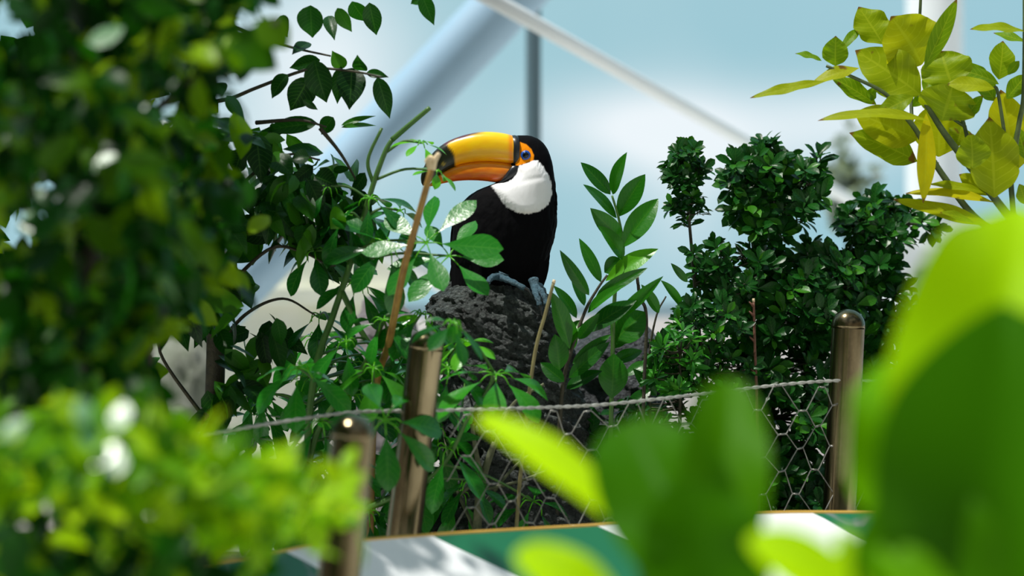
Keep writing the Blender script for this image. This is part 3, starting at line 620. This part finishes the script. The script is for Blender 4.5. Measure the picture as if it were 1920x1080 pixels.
for w_ in [(730,463,4.62,95,8,(.25,-.75,.6),.3,.15),(695,372,4.66,72,6,(-.1,-.5,.8),.6,.1),(800,455,4.58,105,7,tuple(spec_h),.03,.45),(790,268,4.68,42,6,(.1,-.4,.9),.2,.95),(818,320,4.68,38,5,(.3,-.3,.8),.2,.9),
           (750,395,4.7,60,5,(.2,-.6,.7),.5,.3),(842,480,4.62,85,6,tuple(unit(spec_h+[.06,0,.02])),.03,.5),(720,600,4.62,75,7,(0,-.5,.8),.6,None),(790,588,4.66,80,7,(.2,-.3,.9),.5,None),(850,605,4.30,66,7,(.2,-.4,.9),.5,.1),
           (930,702,4.52,100,7,(.1,-.4,.9),.25,.6),(722,788,4.26,100,7,(.1,-.8,.5),.35,.3),(560,690,4.5,90,6,(-.1,-.6,.7),.7,.55),(600,790,4.5,80,7,(0,-.5,.8),.6,.3),(650,640,4.6,75,6,(-.1,-.5,.8),.7,.4),
           (700,690,4.55,80,6,(.1,-.6,.8),.6,.7),(840,690,4.55,85,6,(.2,-.5,.7),.5,.3),(870,640,4.6,60,6,(0,-.4,.8),.4,.9),(640,860,4.6,85,7,(0,-.6,.8),.6,.1),(840,840,4.6,85,6,(0,-.5,.7),.8,.45),(780,720,4.7,80,6,(0,-.5,.8),.7,.2),
           (540,850,4.6,80,6,(0,-.5,.8),.7,.1),(880,900,4.7,70,6,(0,-.5,.7),.7,.15),(1000,940,4.75,80,6,(.2,-.5,.7),.5,.15),(660,740,4.75,90,7,(0,-.4,.9),.7,.05),(600,590,4.85,70,6,(0,-.4,.9),.8,.1),(690,960,4.7,80,7,(0,-.4,.9),.8,.1),(560,950,4.7,90,7,(0,-.4,.9),.8,.1),(615,350,4.72,60,6,(0,-.6,.7),.6,.2),(645,405,4.7,75,6,(-.1,-.6,.7),.5,.15),(670,530,4.72,75,7,(0,-.5,.8),.6,.3),(590,470,4.76,75,6,(-.1,-.5,.8),.6,.2)]+[(float(a_), float(b_), 4.85+.35*rng.random(), rng.uniform(60,100), 7, (rng.normal(0,.25),-.5,.8), .7, rng.random()*.7) for a_, b_ in sample([(520,700),(600,620),(700,640),(820,600),(880,700),(880,980),(460,980),(460,760)], 46)]:
    cc.append(whorl(w_[0], w_[1], w_[2], w_[3]*1.15, w_[4], w_[5], w_[6], sch, rnd=w_[7]))
nodes = np.concatenate([bez([P(*q) for q in s_]) for s_ in ([(572,900,4.7),(590,700,4.7),(625,590,4.7),(655,500,4.7),(675,430,4.7),(700,345,4.7),(735,262,4.7)], [(640,545,4.7),(690,640,4.68),(740,660,4.66),(830,700,4.62)], [(560,1000,4.7),(800,900,4.62),(880,780,4.58),(930,704,4.55)], [(560,1000,4.7),(620,900,4.62),(700,820,4.55)])])
for c_ in cc:
    sc = ((nodes-c_)**2).sum(-1)+np.where(nodes[:,2] > c_[2]-.01, .05, 0); nd = nodes[sc.argmin()]; p = bez([nd, (nd+c_)/2+[0,0,.012], c_], 5); a.tube(p, np.linspace(.003, .0022, len(p)), 6)
a.build('stem', M_stem, sch)
# woody branches low behind the netting
bw = thing('woody_shrub', 'bare grey-green branching stems at the bottom between the posts', 'shrub', tuple(P(890, 1190, 4.8)))
a = Acc()
twig(a, [(885,1210,4.8),(895,980,4.8),(905,900,4.8),(920,850,4.8),(928,830,4.8)], .010, .006, 10)
twig(a, [(905,900,4.8),(893,850,4.79),(885,795,4.79)], .006, .004, 8); twig(a, [(905,895,4.8),(870,920,4.78),(845,945,4.76)], .005, .003, 8)
twig(a, [(897,960,4.8),(960,880,4.85),(1010,840,4.9)], .004, .002, 6); twig(a, [(893,1000,4.8),(850,900,4.9),(830,800,4.95)], .004, .002, 6)
twig(a, [(900,920,4.8),(980,900,4.85),(1080,860,4.95)], .004, .002, 6); twig(a, [(928,835,4.8),(960,760,4.82),(1020,720,4.82)], .004, .003, 6); a.build('branches', M_bark, bw)
fo = Acc(); q = sample([(830,760),(1180,780),(1200,980),(830,990)], 100); C = world(q, 5.0+rng.random(100)*.35)
rosettes(fo, C, rng.normal(0,.5,(100,3))+[0,-.4,.8], .06, .026, 5, 'ellip', nt_=6, ns=5, fold=.2, curl=.5); fo.build('foliage', M_box, bw)

# ---- ficus with hanging drip-tipped leaves at the top left
def cluster_leaves(acc, C, L, W, kind='drip', k=4, down=.9, rnd=None, spread=1.0, holes=(), **kw):
    M = len(C); n_ = M*k; P0 = np.repeat(C, k, 0)+rng.normal(0, .3*L, (n_,3)); D = rng.normal(0, spread, (n_,3))+[0,-.1,-down]
    N = rng.normal(0, .55, (n_,3))+[0,-.45,.75]; s = rng.uniform(.7, 1.2, n_)
    if holes:
        mid = P0+unit(D)*L*.5; qx = mid[:,0]/(K*mid[:,1])+960; qy = 540-(mid[:,2]-CZ)/(K*mid[:,1]); ok = np.ones(n_, bool)
        for hx, hy, hr in holes: ok &= (qx-hx)**2+(qy-hy)**2 > (hr+.42*L/(K*mid[:,1]))**2
        P0, D, N, s = P0[ok], D[ok], N[ok], s[ok]; n_ = len(P0)
        if n_ == 0: return P0
    blades(acc, P0, D, N, L*s, W*s*rng.uniform(.85,1.15,n_), kind, .2, rng.uniform(.1,.9,n_), .02, rnd=rnd if rnd is not None else np.clip(rng.random(n_)**1.3, 0, 1), **kw); return P0
o4 = lambda x, y_: (360+x/2, y_/2)
FH = [(500,505,18),(565,520,14),(470,590,14),(350,690,42),(600,650,24),(560,590,14),(640,590,12),(430,310,14)]
LH = [(35,430,14),(85,375,12),(15,45,18),(310,205,8),(350,680,36)]
fic = thing('ficus_tree', 'small-leaved tree with drooping pointed leaves hanging at the upper left', 'tree', tuple(P(415, 1190, 4.9)))
a = Acc(); twig(a, [(380,1165,4.95),(395,900,4.92),(405,640,4.9),(400,420,4.9),(370,200,4.85),(330,60,4.8),(300,-80,4.8)], .022, .014, 12)
for s_ in ([(372,195,4.85),(430,185,4.8),(480,165,4.78),(560,135,4.75),(600,128,4.75),(670,135,4.72),(715,145,4.7)], [(330,40,4.8),(420,45,4.75),(500,75,4.75),(560,92,4.75),(620,105,4.72)], [(400,420,4.9),(470,330,4.8),(540,290,4.75),(600,300,4.74)],
           [(405,560,4.9),(500,470,4.8),(560,470,4.78),(620,500,4.76)], [(600,240,4.75),(640,290,4.75),(675,350,4.75)], [(480,230,4.8),(560,225,4.76),(612,238,4.75)], [(400,660,4.9),(460,590,4.85),(530,560,4.82),(590,590,4.8)], [(300,-60,4.8),(500,-40,4.72),(700,-20,4.7),(790,-15,4.7)],
           [(625,500,4.76),(625,460,4.76),(600,430,4.76)], [(395,800,4.92),(300,660,4.85),(330,600,4.85)]): twig(a, s_, .0045, .0018, 6)
a.build('branch', M_dstem, fic)
for (b_, t_, w_, rn) in [((460,225),(505,385),95,.2),((480,225),(365,255),52,.25),((570,255),(525,190),52,.9),((600,255),(590,412),95,.02),((640,265),(620,205),50,.4),((655,272),(738,290),32,.3),((695,290),(742,445),60,.2),
    ((440,290),(368,415),95,.02),((415,375),(472,412),24,.1),((470,462),(262,492),60,.4),((530,440),(485,505),55,.45),((560,470),(690,435),22,.7),((560,478),(692,472),22,.8),((440,160),(375,205),48,.05),((445,20),(452,142),90,.5),
    ((510,60),(535,152),45,.2),((665,10),(692,132),62,.3),((600,5),(652,80),62,.5),((862,-20),(908,95),52,.5),((850,0),(820,15),30,.6),((360,280),(300,370),60,.2),((560,250),(545,390),50,.15),((545,30),(600,120),50,.7),((330,60),(360,140),60,.3),
    ((100,310),(115,360),46,.1),((130,360),(200,455),45,.7),((190,560),(160,650),70,.05),((240,500),(260,690),90,.05),((150,480),(180,530),50,.05),((440,590),(370,600),60,.05),((460,660),(550,700),80,.02),((530,640),(600,630),26,.2),
    ((500,670),(500,800),110,.15),((390,660),(400,850),110,.4),((230,700),(215,800),50,.03),((100,700),(165,725),40,.2),((300,590),(380,660),80,.35),((480,700),(430,780),70,.3),((560,850),(540,920),80,.3),((610,830),(540,800),80,.3),((590,800),(700,880),80,.15)]:
    aa = Acc(); hand(aa, o4(*b_), o4(*t_), w_/2*1.15, 4.74+random.uniform(-.03,.05), random.uniform(-.05,.05), random.uniform(-.1,.4), random.uniform(-.4,.4), 'drip', random.uniform(.2,.7), .25, .02, rn); aa.build('leaf', M_ficus, fic)
fo = Acc(); gaps = [(470,390,70),(560,420,30),(700,500,80),(540,540,60),(350,680,60),(520,600,60)]
def thin(q, gaps):
    k_ = np.ones(len(q), bool)
    for gx, gy, gr in gaps: k_ &= ((q[:,0]-gx)**2+(q[:,1]-gy)**2 > gr*gr)
    return q[k_]
for poly, cnt, Y0, Y1, L_ in [([(370,240),(480,240),(560,290),(640,330),(660,420),(620,520),(560,480),(470,470),(360,540)], 120, 4.7, 4.95, .075),
                          ([(340,520),(470,470),(520,560),(480,740),(340,760),(300,700)], 80, 4.7, 5.0, .085), ([(500,560),(640,560),(620,640),(520,660)], 14, 4.8, 4.95, .07)]:
    q = sample(poly, cnt); q = thin(q, [(510,500,40),(470,395,26),(350,690,42),(560,600,35)]); C = world(q, rng.uniform(Y0, Y1, len(q))); cluster_leaves(fo, C, L_, L_*.46, k=3, nt_=7, ns=5, holes=FH)
fo.build('foliage', M_ficus, fic)
# ---- nearer out-of-focus tree at the left edge
lt = thing('leafy_tree', 'dark leafy tree close by filling the left edge, out of focus', 'tree', (-.85, 3.5, 0))
a = Acc(); twig(a, [(100,2300,3.6),(115,1400,3.6),(150,700,3.6),(165,300,3.6),(140,-150,3.6),(60,-700,3.7)], .03, .02, 12)
for s_ in ([(150,600,3.6),(240,420,3.4),(330,330,3.3)], [(160,350,3.6),(300,200,3.3),(420,110,3.2),(520,40,3.15)], [(140,100,3.6),(250,40,3.4),(380,20,3.3)], [(150,500,3.6),(60,400,3.4),(-20,360,3.3)], [(130,900,3.6),(260,760,3.5),(290,560,3.5)]): twig(a, s_, .008, .004, 6)
a.build('branch', M_dstem, lt)
fo = Acc()
for poly, cnt, Y0, Y1, L_ in [([(-80,-80),(480,-80),(430,60),(380,200),(300,260),(250,330),(-80,330)], 300, 2.9, 4.2, .065), ([(-80,300),(260,300),(340,420),(350,540),(280,640),(290,740),(-80,760)], 300, 2.9, 4.2, .065),
                              ([(250,250),(380,200),(430,330),(440,470),(330,560),(240,500)], 70, 3.2, 4.1, .06), ([(-80,-80),(400,-80),(330,720),(-80,740)], 330, 4.2, 5.6, .09)]:
    C = world(sample(poly, cnt), rng.uniform(Y0, Y1, cnt)); cluster_leaves(fo, C, L_, L_*.48, 'ellip', k=4, nt_=6, ns=5, down=.7, holes=LH)
cnt = 170; C = world(sample([(-520,-900),(250,-900),(330,-300),(260,-110),(-200,-100),(-520,-300)], cnt), rng.uniform(3.0, 5.0, cnt)); cluster_leaves(fo, C, .11, .055, 'ellip', k=4, nt_=5, ns=3, down=.3)  # unseen crown above the view, added to shade the left foliage
fo.build('foliage', M_fgtree, lt)
def glints(parent, lst, mat, Y, L=.055, W=.03, jt=.10):
    fo = Acc()
    for (px, py, k_) in lst:
        for j in range(k_):
            p = P(px+rng.normal(0,10), py+rng.normal(0,10), Y); N = unit(SUN+unit(np.array([0,0,CZ])-p)); N = unit(N+rng.normal(0, jt, 3)); D = np.cross(N, unit(rng.normal(0,1,3)))
            blades(fo, p-D*L/2, D, N, L, W, 'ellip', .03, .06, 0, rnd=.5)
    return fo.build('glossy_leaves', mat, parent)
M_gloss = leafmat('waxy_leaf', (.03,.14,.03), (.04,.2,.04), (.06,.25,.05), rough=.30, trans=.15, spec=.9)
glints(lt, [(95,400,3),(60,420,2),(90,370,2),(25,40,2),(310,410,2),(95,610,2)], M_gloss, 3.1)
glints(lt, [(210,60,1),(300,220,1),(270,130,1),(290,350,2),(180,300,1),(275,420,1),(140,350,1),(235,500,1)], M_gloss, 3.0)
for (b_, t_, w_, rn) in [((400,70),(520,130),120,.6),((410,90),(380,130),70,1.),((480,40),(540,90),90,.7),((370,110),(430,70),60,.9)]:
    aa = Acc(); hand(aa, b_, t_, w_*.8, 3.15, 0, .4, 0, 'ellip', .4, .2, 0, rn); aa.build('leaf', M_hedge if rn > .8 else M_fgtree, lt)
# ---- lime hedge, near, lower left
fo = Acc(); C = world(sample([(-60,930),(380,960),(420,1080),(330,1250),(-60,1250)], 120), rng.uniform(2.5, 3.1, 120)); cluster_leaves(fo, C, .055, .028, 'ellip', k=4, nt_=6, ns=5, down=.3)
for k in range(9):
    x0 = rng.uniform(-.85, -.45); yb = rng.uniform(2.6, 3.0); fo.tube(bez([(x0, yb, 0), (x0, yb, .6), (x0+rng.normal(0,.05), yb, 1.12)], 5), [.006,.003], 6)
tag(fo.build('leafy_bush', M_fgtree), 'dark green bush under the lime hedge in the lower left corner, out of focus', 'bush')
hd = thing('lime_hedge', 'bright lime hedge close by at the lower left, out of focus', 'hedge', (-.62, 2.75, 0))
a = Acc()
for k in range(14):
    x0 = rng.uniform(-.95, -.25); yb = rng.uniform(2.6, 3.0); p = bez([(x0*1.0, yb, 0), (x0+rng.normal(0,.03), yb, .6), (x0+rng.normal(0,.08), yb+rng.normal(0,.04), 1.22)], 5); a.tube(p, np.linspace(.007, .003, len(p)), 6)
a.build('branches', M_dstem, hd)
fo = Acc(); cnt = 300
C = world(sample([(-60,800),(120,775),(330,800),(400,850),(470,940),(540,1000),(400,1000),(300,980),(-60,960)], 150), rng.uniform(2.5, 3.2, 150))
cluster_leaves(fo, C, .048, .023, 'ellip', k=4, nt_=6, ns=5, down=-.2, spread=.8)
C = world(sample([(380,840),(480,890),(640,915),(665,965),(560,990),(420,1000),(300,880)], 60), rng.uniform(2.5, 2.9, 60)); cluster_leaves(fo, C, .045, .022, 'ellip', k=4, nt_=6, ns=5, down=-.2, spread=.8, rnd=rng.uniform(.5,1,240)); fo.build('foliage', M_hedge, hd)
glints(hd, [(150,792,2),(208,852,2),(238,800,1),(50,800,1)], M_gloss, 2.38, .034, .022, .10)

# ---- yellowing tree at the upper right (leaves one by one)
o8 = lambda x, y_: (1400+x/2.348, y_/2.348)
yt = thing('yellowing_tree', 'thin tree with big yellow-green brown-tipped leaves at the upper right', 'tree', tuple(P(1960, 1190, 4.95)))
a = Acc(); R_ = lambda x, y_, Y=4.8: (*o8(x, y_), Y)
twig(a, [(1980,1190,4.95),(1960,900,4.9),(1925,600,4.85),R_(1190,1000),R_(1140,935),R_(1000,755),R_(880,600),R_(815,500),R_(762,418)], .012, .005, 10)
twig(a, [R_(1190,1090),R_(1000,950),R_(870,780),R_(800,670),R_(740,565),R_(660,470),R_(600,405),R_(480,345),R_(350,290)], .0075, .003, 8)
twig(a, [R_(1180,1000),R_(1170,890),R_(1166,760),R_(1200,540),R_(1221,400),R_(1225,0),R_(1215,-60)], .006, .0045, 8)
twig(a, [R_(727,530,4.9),R_(726,430,4.92),R_(740,250,4.93),R_(760,95,4.9),R_(768,-50,4.9)], .004, .003, 8)
twig(a, [R_(1000,755),R_(960,560),R_(925,480)], .005, .003, 8); twig(a, [R_(965,560),R_(895,515)], .0035, .003, 6); twig(a, [R_(1166,800),R_(1110,430),R_(1090,380)], .004, .003, 6); twig(a, [R_(845,720),R_(790,720)], .003,.003,6)
a.build('branch', solid('olive_twig', (.035,.06,.015), (.08,.12,.03), 50, .6), yt)
for i, L_ in enumerate([((765,418),(478,222),170,.42,.02,.1),((770,285),(635,72),228,.62,.06,.1),((600,195),(492,30),130,.35,.09,.1),((782,305),(926,-5),62,.12,.02,.2),((390,290),(392,158),88,.12,.05,.1),((330,268),(213,236),38,.02,.05,.6),
    ((415,222),(502,120),36,.02,.08,.6),((495,300),(285,372),60,.6,.0,.5),((350,358),(14,432),44,.5,-.02,.5),((570,460),(370,335),66,.1,.06,.3),((735,425),(570,510),70,.25,-.02,.3),((800,530),(312,532),60,.55,-.04,.6),((750,615),(470,495),140,.62,.03,.1),
    ((750,710),(452,585),110,.3,.04,.2),((790,500),(777,895),64,.85,-.03,.0),((905,385),(855,225),175,.3,.03,.1),((860,530),(910,365),200,.35,0,.1),((1110,370),(880,300),70,.08,.07,.4),((1095,445),(940,262),84,.06,.09,.3),((1090,390),(880,372),70,.55,-.02,.4),
    ((1110,350),(1128,180),88,.22,.05,.1),((1230,140),(982,130),54,.4,.0,.6),((1230,185),(1086,145),42,.05,.02,.6),((1165,770),(1118,395),170,.7,.05,.1),((1090,870),(1068,515),185,.48,-.02,.1),((992,745),(985,585),120,.3,-.04,.1),
    ((845,690),(850,440),180,.66,.08,.1),((1090,892),(698,852),48,.8,-.02,.5),((1055,850),(800,812),42,.45,0,.5),((1060,860),(935,768),64,.6,.02,.3),((1085,995),(645,878),62,.6,-.03,.4),((1000,980),(850,935),40,.3,-.05,.5),((960,525),(1040,420),48,.03,0,.3),
    ((1145,435),(1232,330),62,.08,.02,.3),((1225,700),(1190,560),60,.08,.04,.2),((1150,330),(1200,268),32,.06,0,.4),((945,560),(925,640),90,.4,.02,.1),((780,400),(830,330),50,.1,.08,.3),((530,400),(570,430),50,.05,.05,.3),((1230,900),(1200,810),50,.2,0,.2),((730,470),(800,400),40,.05,.1,.2),((560,480),(700,520),60,.7,.05,.3)]):
    b_, t_, w_, rn, dY, tl = L_; aa = Acc(); r2 = random.Random(i)
    hand(aa, o8(*b_), o8(*t_), w_/2.348*1.32, 4.8+dY, r2.uniform(-.03,.03), tl, r2.uniform(-.25,.25), 'acum' if w_ > 80 else 'ellip', r2.uniform(.15,.6), .14, .075, rn, 24, 9); aa.build('leaf', M_yel, yt)

# ---- near strap-leaved plants, far out of focus
def bigplant(label, base, lv):
    t = thing('strap_leaf_plant', label, 'plant', base)
    a = Acc(); a.tube(bez([base, (base[0], base[1], .5), (base[0], base[1], 1.05)], 5), [.03,.025], 10)
    for (b_, t_, w_, Y, dY, tl, rn, cu, wv) in lv:
        p = P(*b_, Y); a.tube(bez([(base[0], base[1], 1.0), ((base[0]+p[0])/2, (base[1]+p[1])/2, (1.0+p[2])/2-.02), p], 4), [.008,.005], 6)
    a.build('stem', M_stem, t)
    for (b_, t_, w_, Y, dY, tl, rn, cu, wv) in lv:
        aa = Acc(); hand(aa, b_, t_, w_, Y, dY, tl, 0, 'ellip' if w_ > 280 else 'strap', cu, .38, wv, rn, 28, 13); aa.build('leaf', M_fern, t)
bigplant('broad bright green leaves close by at the right edge, out of focus', (.42, 2.1, 0), [
    ((1780,1180),(1905,385),400,2.15,.12,.45,.85,1.3,.13),((1775,1180),(1650,680),290,2.12,.10,.45,.55,1.3,.13),((1950,1180),(1960,520),330,2.25,.05,.2,.05,.4,.04),((1850,1280),(1880,570),520,2.0,.06,.05,.0,.5,.08),((1730,1290),(1730,880),300,1.98,.05,.05,.08,.6,.08),((1800,1200),(1640,1030),110,1.92,.05,.5,.5,.6,.05),((1650,1200),(1405,1005),130,1.95,.05,.5,.9,.7,.02),((1620,1150),(1575,990),50,2.0,.05,.5,.8,.5,.02)])  # leaf tones stand in for light: pale sunlit tips, dark front leaves as shade
bigplant('forked dark green and lime leaves close by at the lower centre, out of focus', (.15, 2.2, 0), [
    ((1370,1200),(1175,790),250,2.2,.15,.1,.0,.6,.10),((1330,1180),(1368,710),170,2.22,.1,.2,.12,.8,.08),((1200,1010),(895,780),85,2.3,.1,.55,1.,.5,.03),((1180,1200),(970,1030),120,2.15,.05,.5,.9,.6,.03),((1360,1220),(1280,900),240,2.15,.0,.05,.0,.4,.06)])

# ------------------------------------------------------------ posts, wire, netting, sign rail
def post(label, top, bot, r):
    A = P(*top); B = P(*bot); d = unit(B-A); zb = 0.0; foot_ = A+d*((A[2]-zb)/-d[2])
    t = thing('fence_post', label, 'post', tuple(foot_), 'steel fence posts'); a = Acc(); A2 = A+d*r
    a.tube([foot_+(A2-foot_)*q for q in np.linspace(0,1,8)], r, 32, cap=False); a.build('shaft', M_steel, t)
    a = Acc(); pts = [A2-d*r*math.sin(q)*.95 for q in np.linspace(-.25, math.pi/2, 12)]; a.tube(pts, [r*math.cos(max(q,0))*1.004+.0002 for q in np.linspace(-.25, math.pi/2, 12)], 32); a.build('cap', M_steel, t)
post('sharp steel post with domed top in front of the shrubs at the right', (1592,578,4.78), (1574,945,4.78), .0325)
post('leaning steel post among the umbrella plant leaves, left of the lava rock', (803,616,4.35), (757,1000,4.35), .0315)
post('nearest blurred steel post rising in front of the sign rail', (666,775,3.52), (636,1080,3.50), .0315)
post('small distant steel post in the dark gap of the left foliage', (240,660,6.2), (238,760,6.2), .026)
fence = thing('wire_fence', 'sagging galvanised wire with hexagonal netting strung between the posts', 'fence', tuple(P(790, 1160, 4.42)))
wp = bez([P(380,815,4.2),P(520,792,4.28),P(660,773,4.35),P(790,770,4.40),P(950,766,4.45),P(1110,760,4.53),P(1260,745,4.6),P(1400,728,4.68),P(1560,714,4.745),P(1700,716,4.85),P(1860,724,4.95),P(2000,730,5.0)], 16)
a = Acc(); L_ = np.concatenate([[0], np.cumsum(np.linalg.norm(np.diff(wp, axis=0), axis=1))]); 
s_ = np.linspace(0, L_[-1], 400); cen = np.stack([np.interp(s_, L_, wp[:,k]) for k in range(3)], 1)
for ph in (0, math.pi):
    a.tube(cen+np.stack([0*s_, .0016*np.cos(s_*160+ph), .0016*np.sin(s_*160+ph)], 1), .0022, 5)
a.build('top_wire', solid('bright_wire', (.30,.31,.28), (.50,.51,.47), 80, .45, .5), fence)
a = Acc(); pitch, rowh = .083, .042
def net(s, d):
    p = np.array([np.interp(s, L_, wp[:,k]) for k in range(3)]); p[2] -= d
    p += [.006*math.sin(s*31+d*20), .010*math.sin(s*9+d*14), .006*math.sin(s*23+d*31)]; return p
nc = int((L_[-1]-.45)/pitch); S0 = float(np.interp(P(850,0,4.42)[0], wp[:,0], L_))
for r_ in range(12):
    for k in range(nc):
        s0 = .35+(k+.5*(r_ % 2))*pitch
        if s0 < S0: continue
        d0 = .006+r_*rowh; tw = .005
        a.tube([net(s0-tw, d0), net(s0, d0), net(s0+tw, d0)], .0019, 6)
        for sg in (-1, 1):
            pts = [net(s0+sg*tw, d0), net(s0+sg*(tw+.004), d0+.002), net(s0+sg*(pitch/2-tw-.004), d0+rowh-.002), net(s0+sg*(pitch/2-tw), d0+rowh)]
            a.tube(bez(pts, 3), .0011, 5, cap=False)
a.build('netting', M_wire, fence)
# sign rail: curved sloping board with printed panels
sg = thing('sign_rail', 'sloping curved sign board with white and green printed panels at the bottom', 'sign', (0, 4.1, 0))
ep = [(-300,1110,3.3),(0,1100,3.45),(300,1070,3.72),(480,1043,3.88),(560,1027,3.94),(640,1016,4.0),(800,1003,4.12),(1000,991,4.22),(1150,982,4.28),(1400,963,4.38),(1565,960,4.42),(1800,965,4.44),(2100,985,4.42)]
epp = bez([P(*q) for q in ep], 8); upx = np.interp(np.linspace(0, len(ep)-1, len(epp)), range(len(ep)), [q[0] for q in ep])
def strip(acc, o0, o1, o2, o3, attr=False):
    """prism along the edge; offsets are (dY, dZ)"""
    offs = [o0, o1, o2, o3]; m = len(epp); V_ = np.array([[p+[0, q[0], q[1]] for q in offs] for p in epp]).reshape(-1, 3)
    at = np.zeros((m, 4, 3)); at[...,0] = upx[:,None]/2000; at[:,0,1] = 0; at[:,1,1] = 1; at[:,2,1] = 1; at[:,3,1] = 0
    acc.add(V_, [(i*4+j, i*4+(j+1)%4, i*4+4+(j+1)%4, i*4+4+j) for i in range(m-1) for j in range(4)]+[(0,3,2,1), tuple((m-1)*4+q for q in range(4))], at)
m_, g = newmat('printed_panels'); at = g.n('ShaderNodeAttribute', attribute_name='leaf'); sp = g.n('ShaderNodeSeparateXYZ'); g.link(at.outputs['Vector'], sp.inputs[0])
us = g.m('SUBTRACT', sp.outputs[0], g.m('MULTIPLY', sp.outputs[1], .30)); geo = g.n('ShaderNodeNewGeometry')
wht = (.80,.82,.84); pic = g.mix(g.m('MULTIPLY', g.m('SUBTRACT', g.noise(geo.outputs['Position'], 9, 2, .5, 1.5), .60), 8, clamp=True), (.01,.13,.05), (.16,.19,.18))
msk = g.ramp(us, [(0,(0,0,0)),(.262,(1,1,1)),(.408,(0,0,0)),(.563,(1,1,1)),(.768,(0,0,0))], 'CONSTANT')
cl = g.mix(msk, pic, wht); pb = g.n('ShaderNodeBsdfPrincipled'); pb.inputs['Roughness'].default_value = .18; g.link(cl, pb.inputs['Base Color'])
oo = g.n('ShaderNodeOutputMaterial'); g.link(pb.outputs[0], oo.inputs[0])
a = Acc(); strip(a, (0,0), (-.36,-.26), (-.35,-.28), (.01,-.02), True); a.build('panel', m_, sg, False)
a = Acc(); strip(a, (.006,.002), (-.003,.001), (-.003,-.006), (.006,-.008)); a.build('edge_trim', solid('gold_edge', (.55,.32,.05), (.7,.42,.08), 9, .4), sg, False)
for k in (10, 34, 58, 80):
    if k < len(epp): a = Acc(); p = epp[k]; a.tube([(p[0], p[1]-.06, 0), (p[0], p[1]-.06, p[2]-.075)], .02, 16); a.build('leg', M_steel, sg)
for o in bpy.data.objects:
    for stem_, grp in (('clipped_shrub','dark shrubs at the right'),('lance_leaf_plant','lance-leaved stalks beside the rock'),('bare_twig','bare twigs and canes'),('cable_strut','white roof struts'),('strap_leaf_plant','near strap-leaved plants')):
        if o.parent is None and o.name.split('.')[0] == stem_: o['group'] = grp
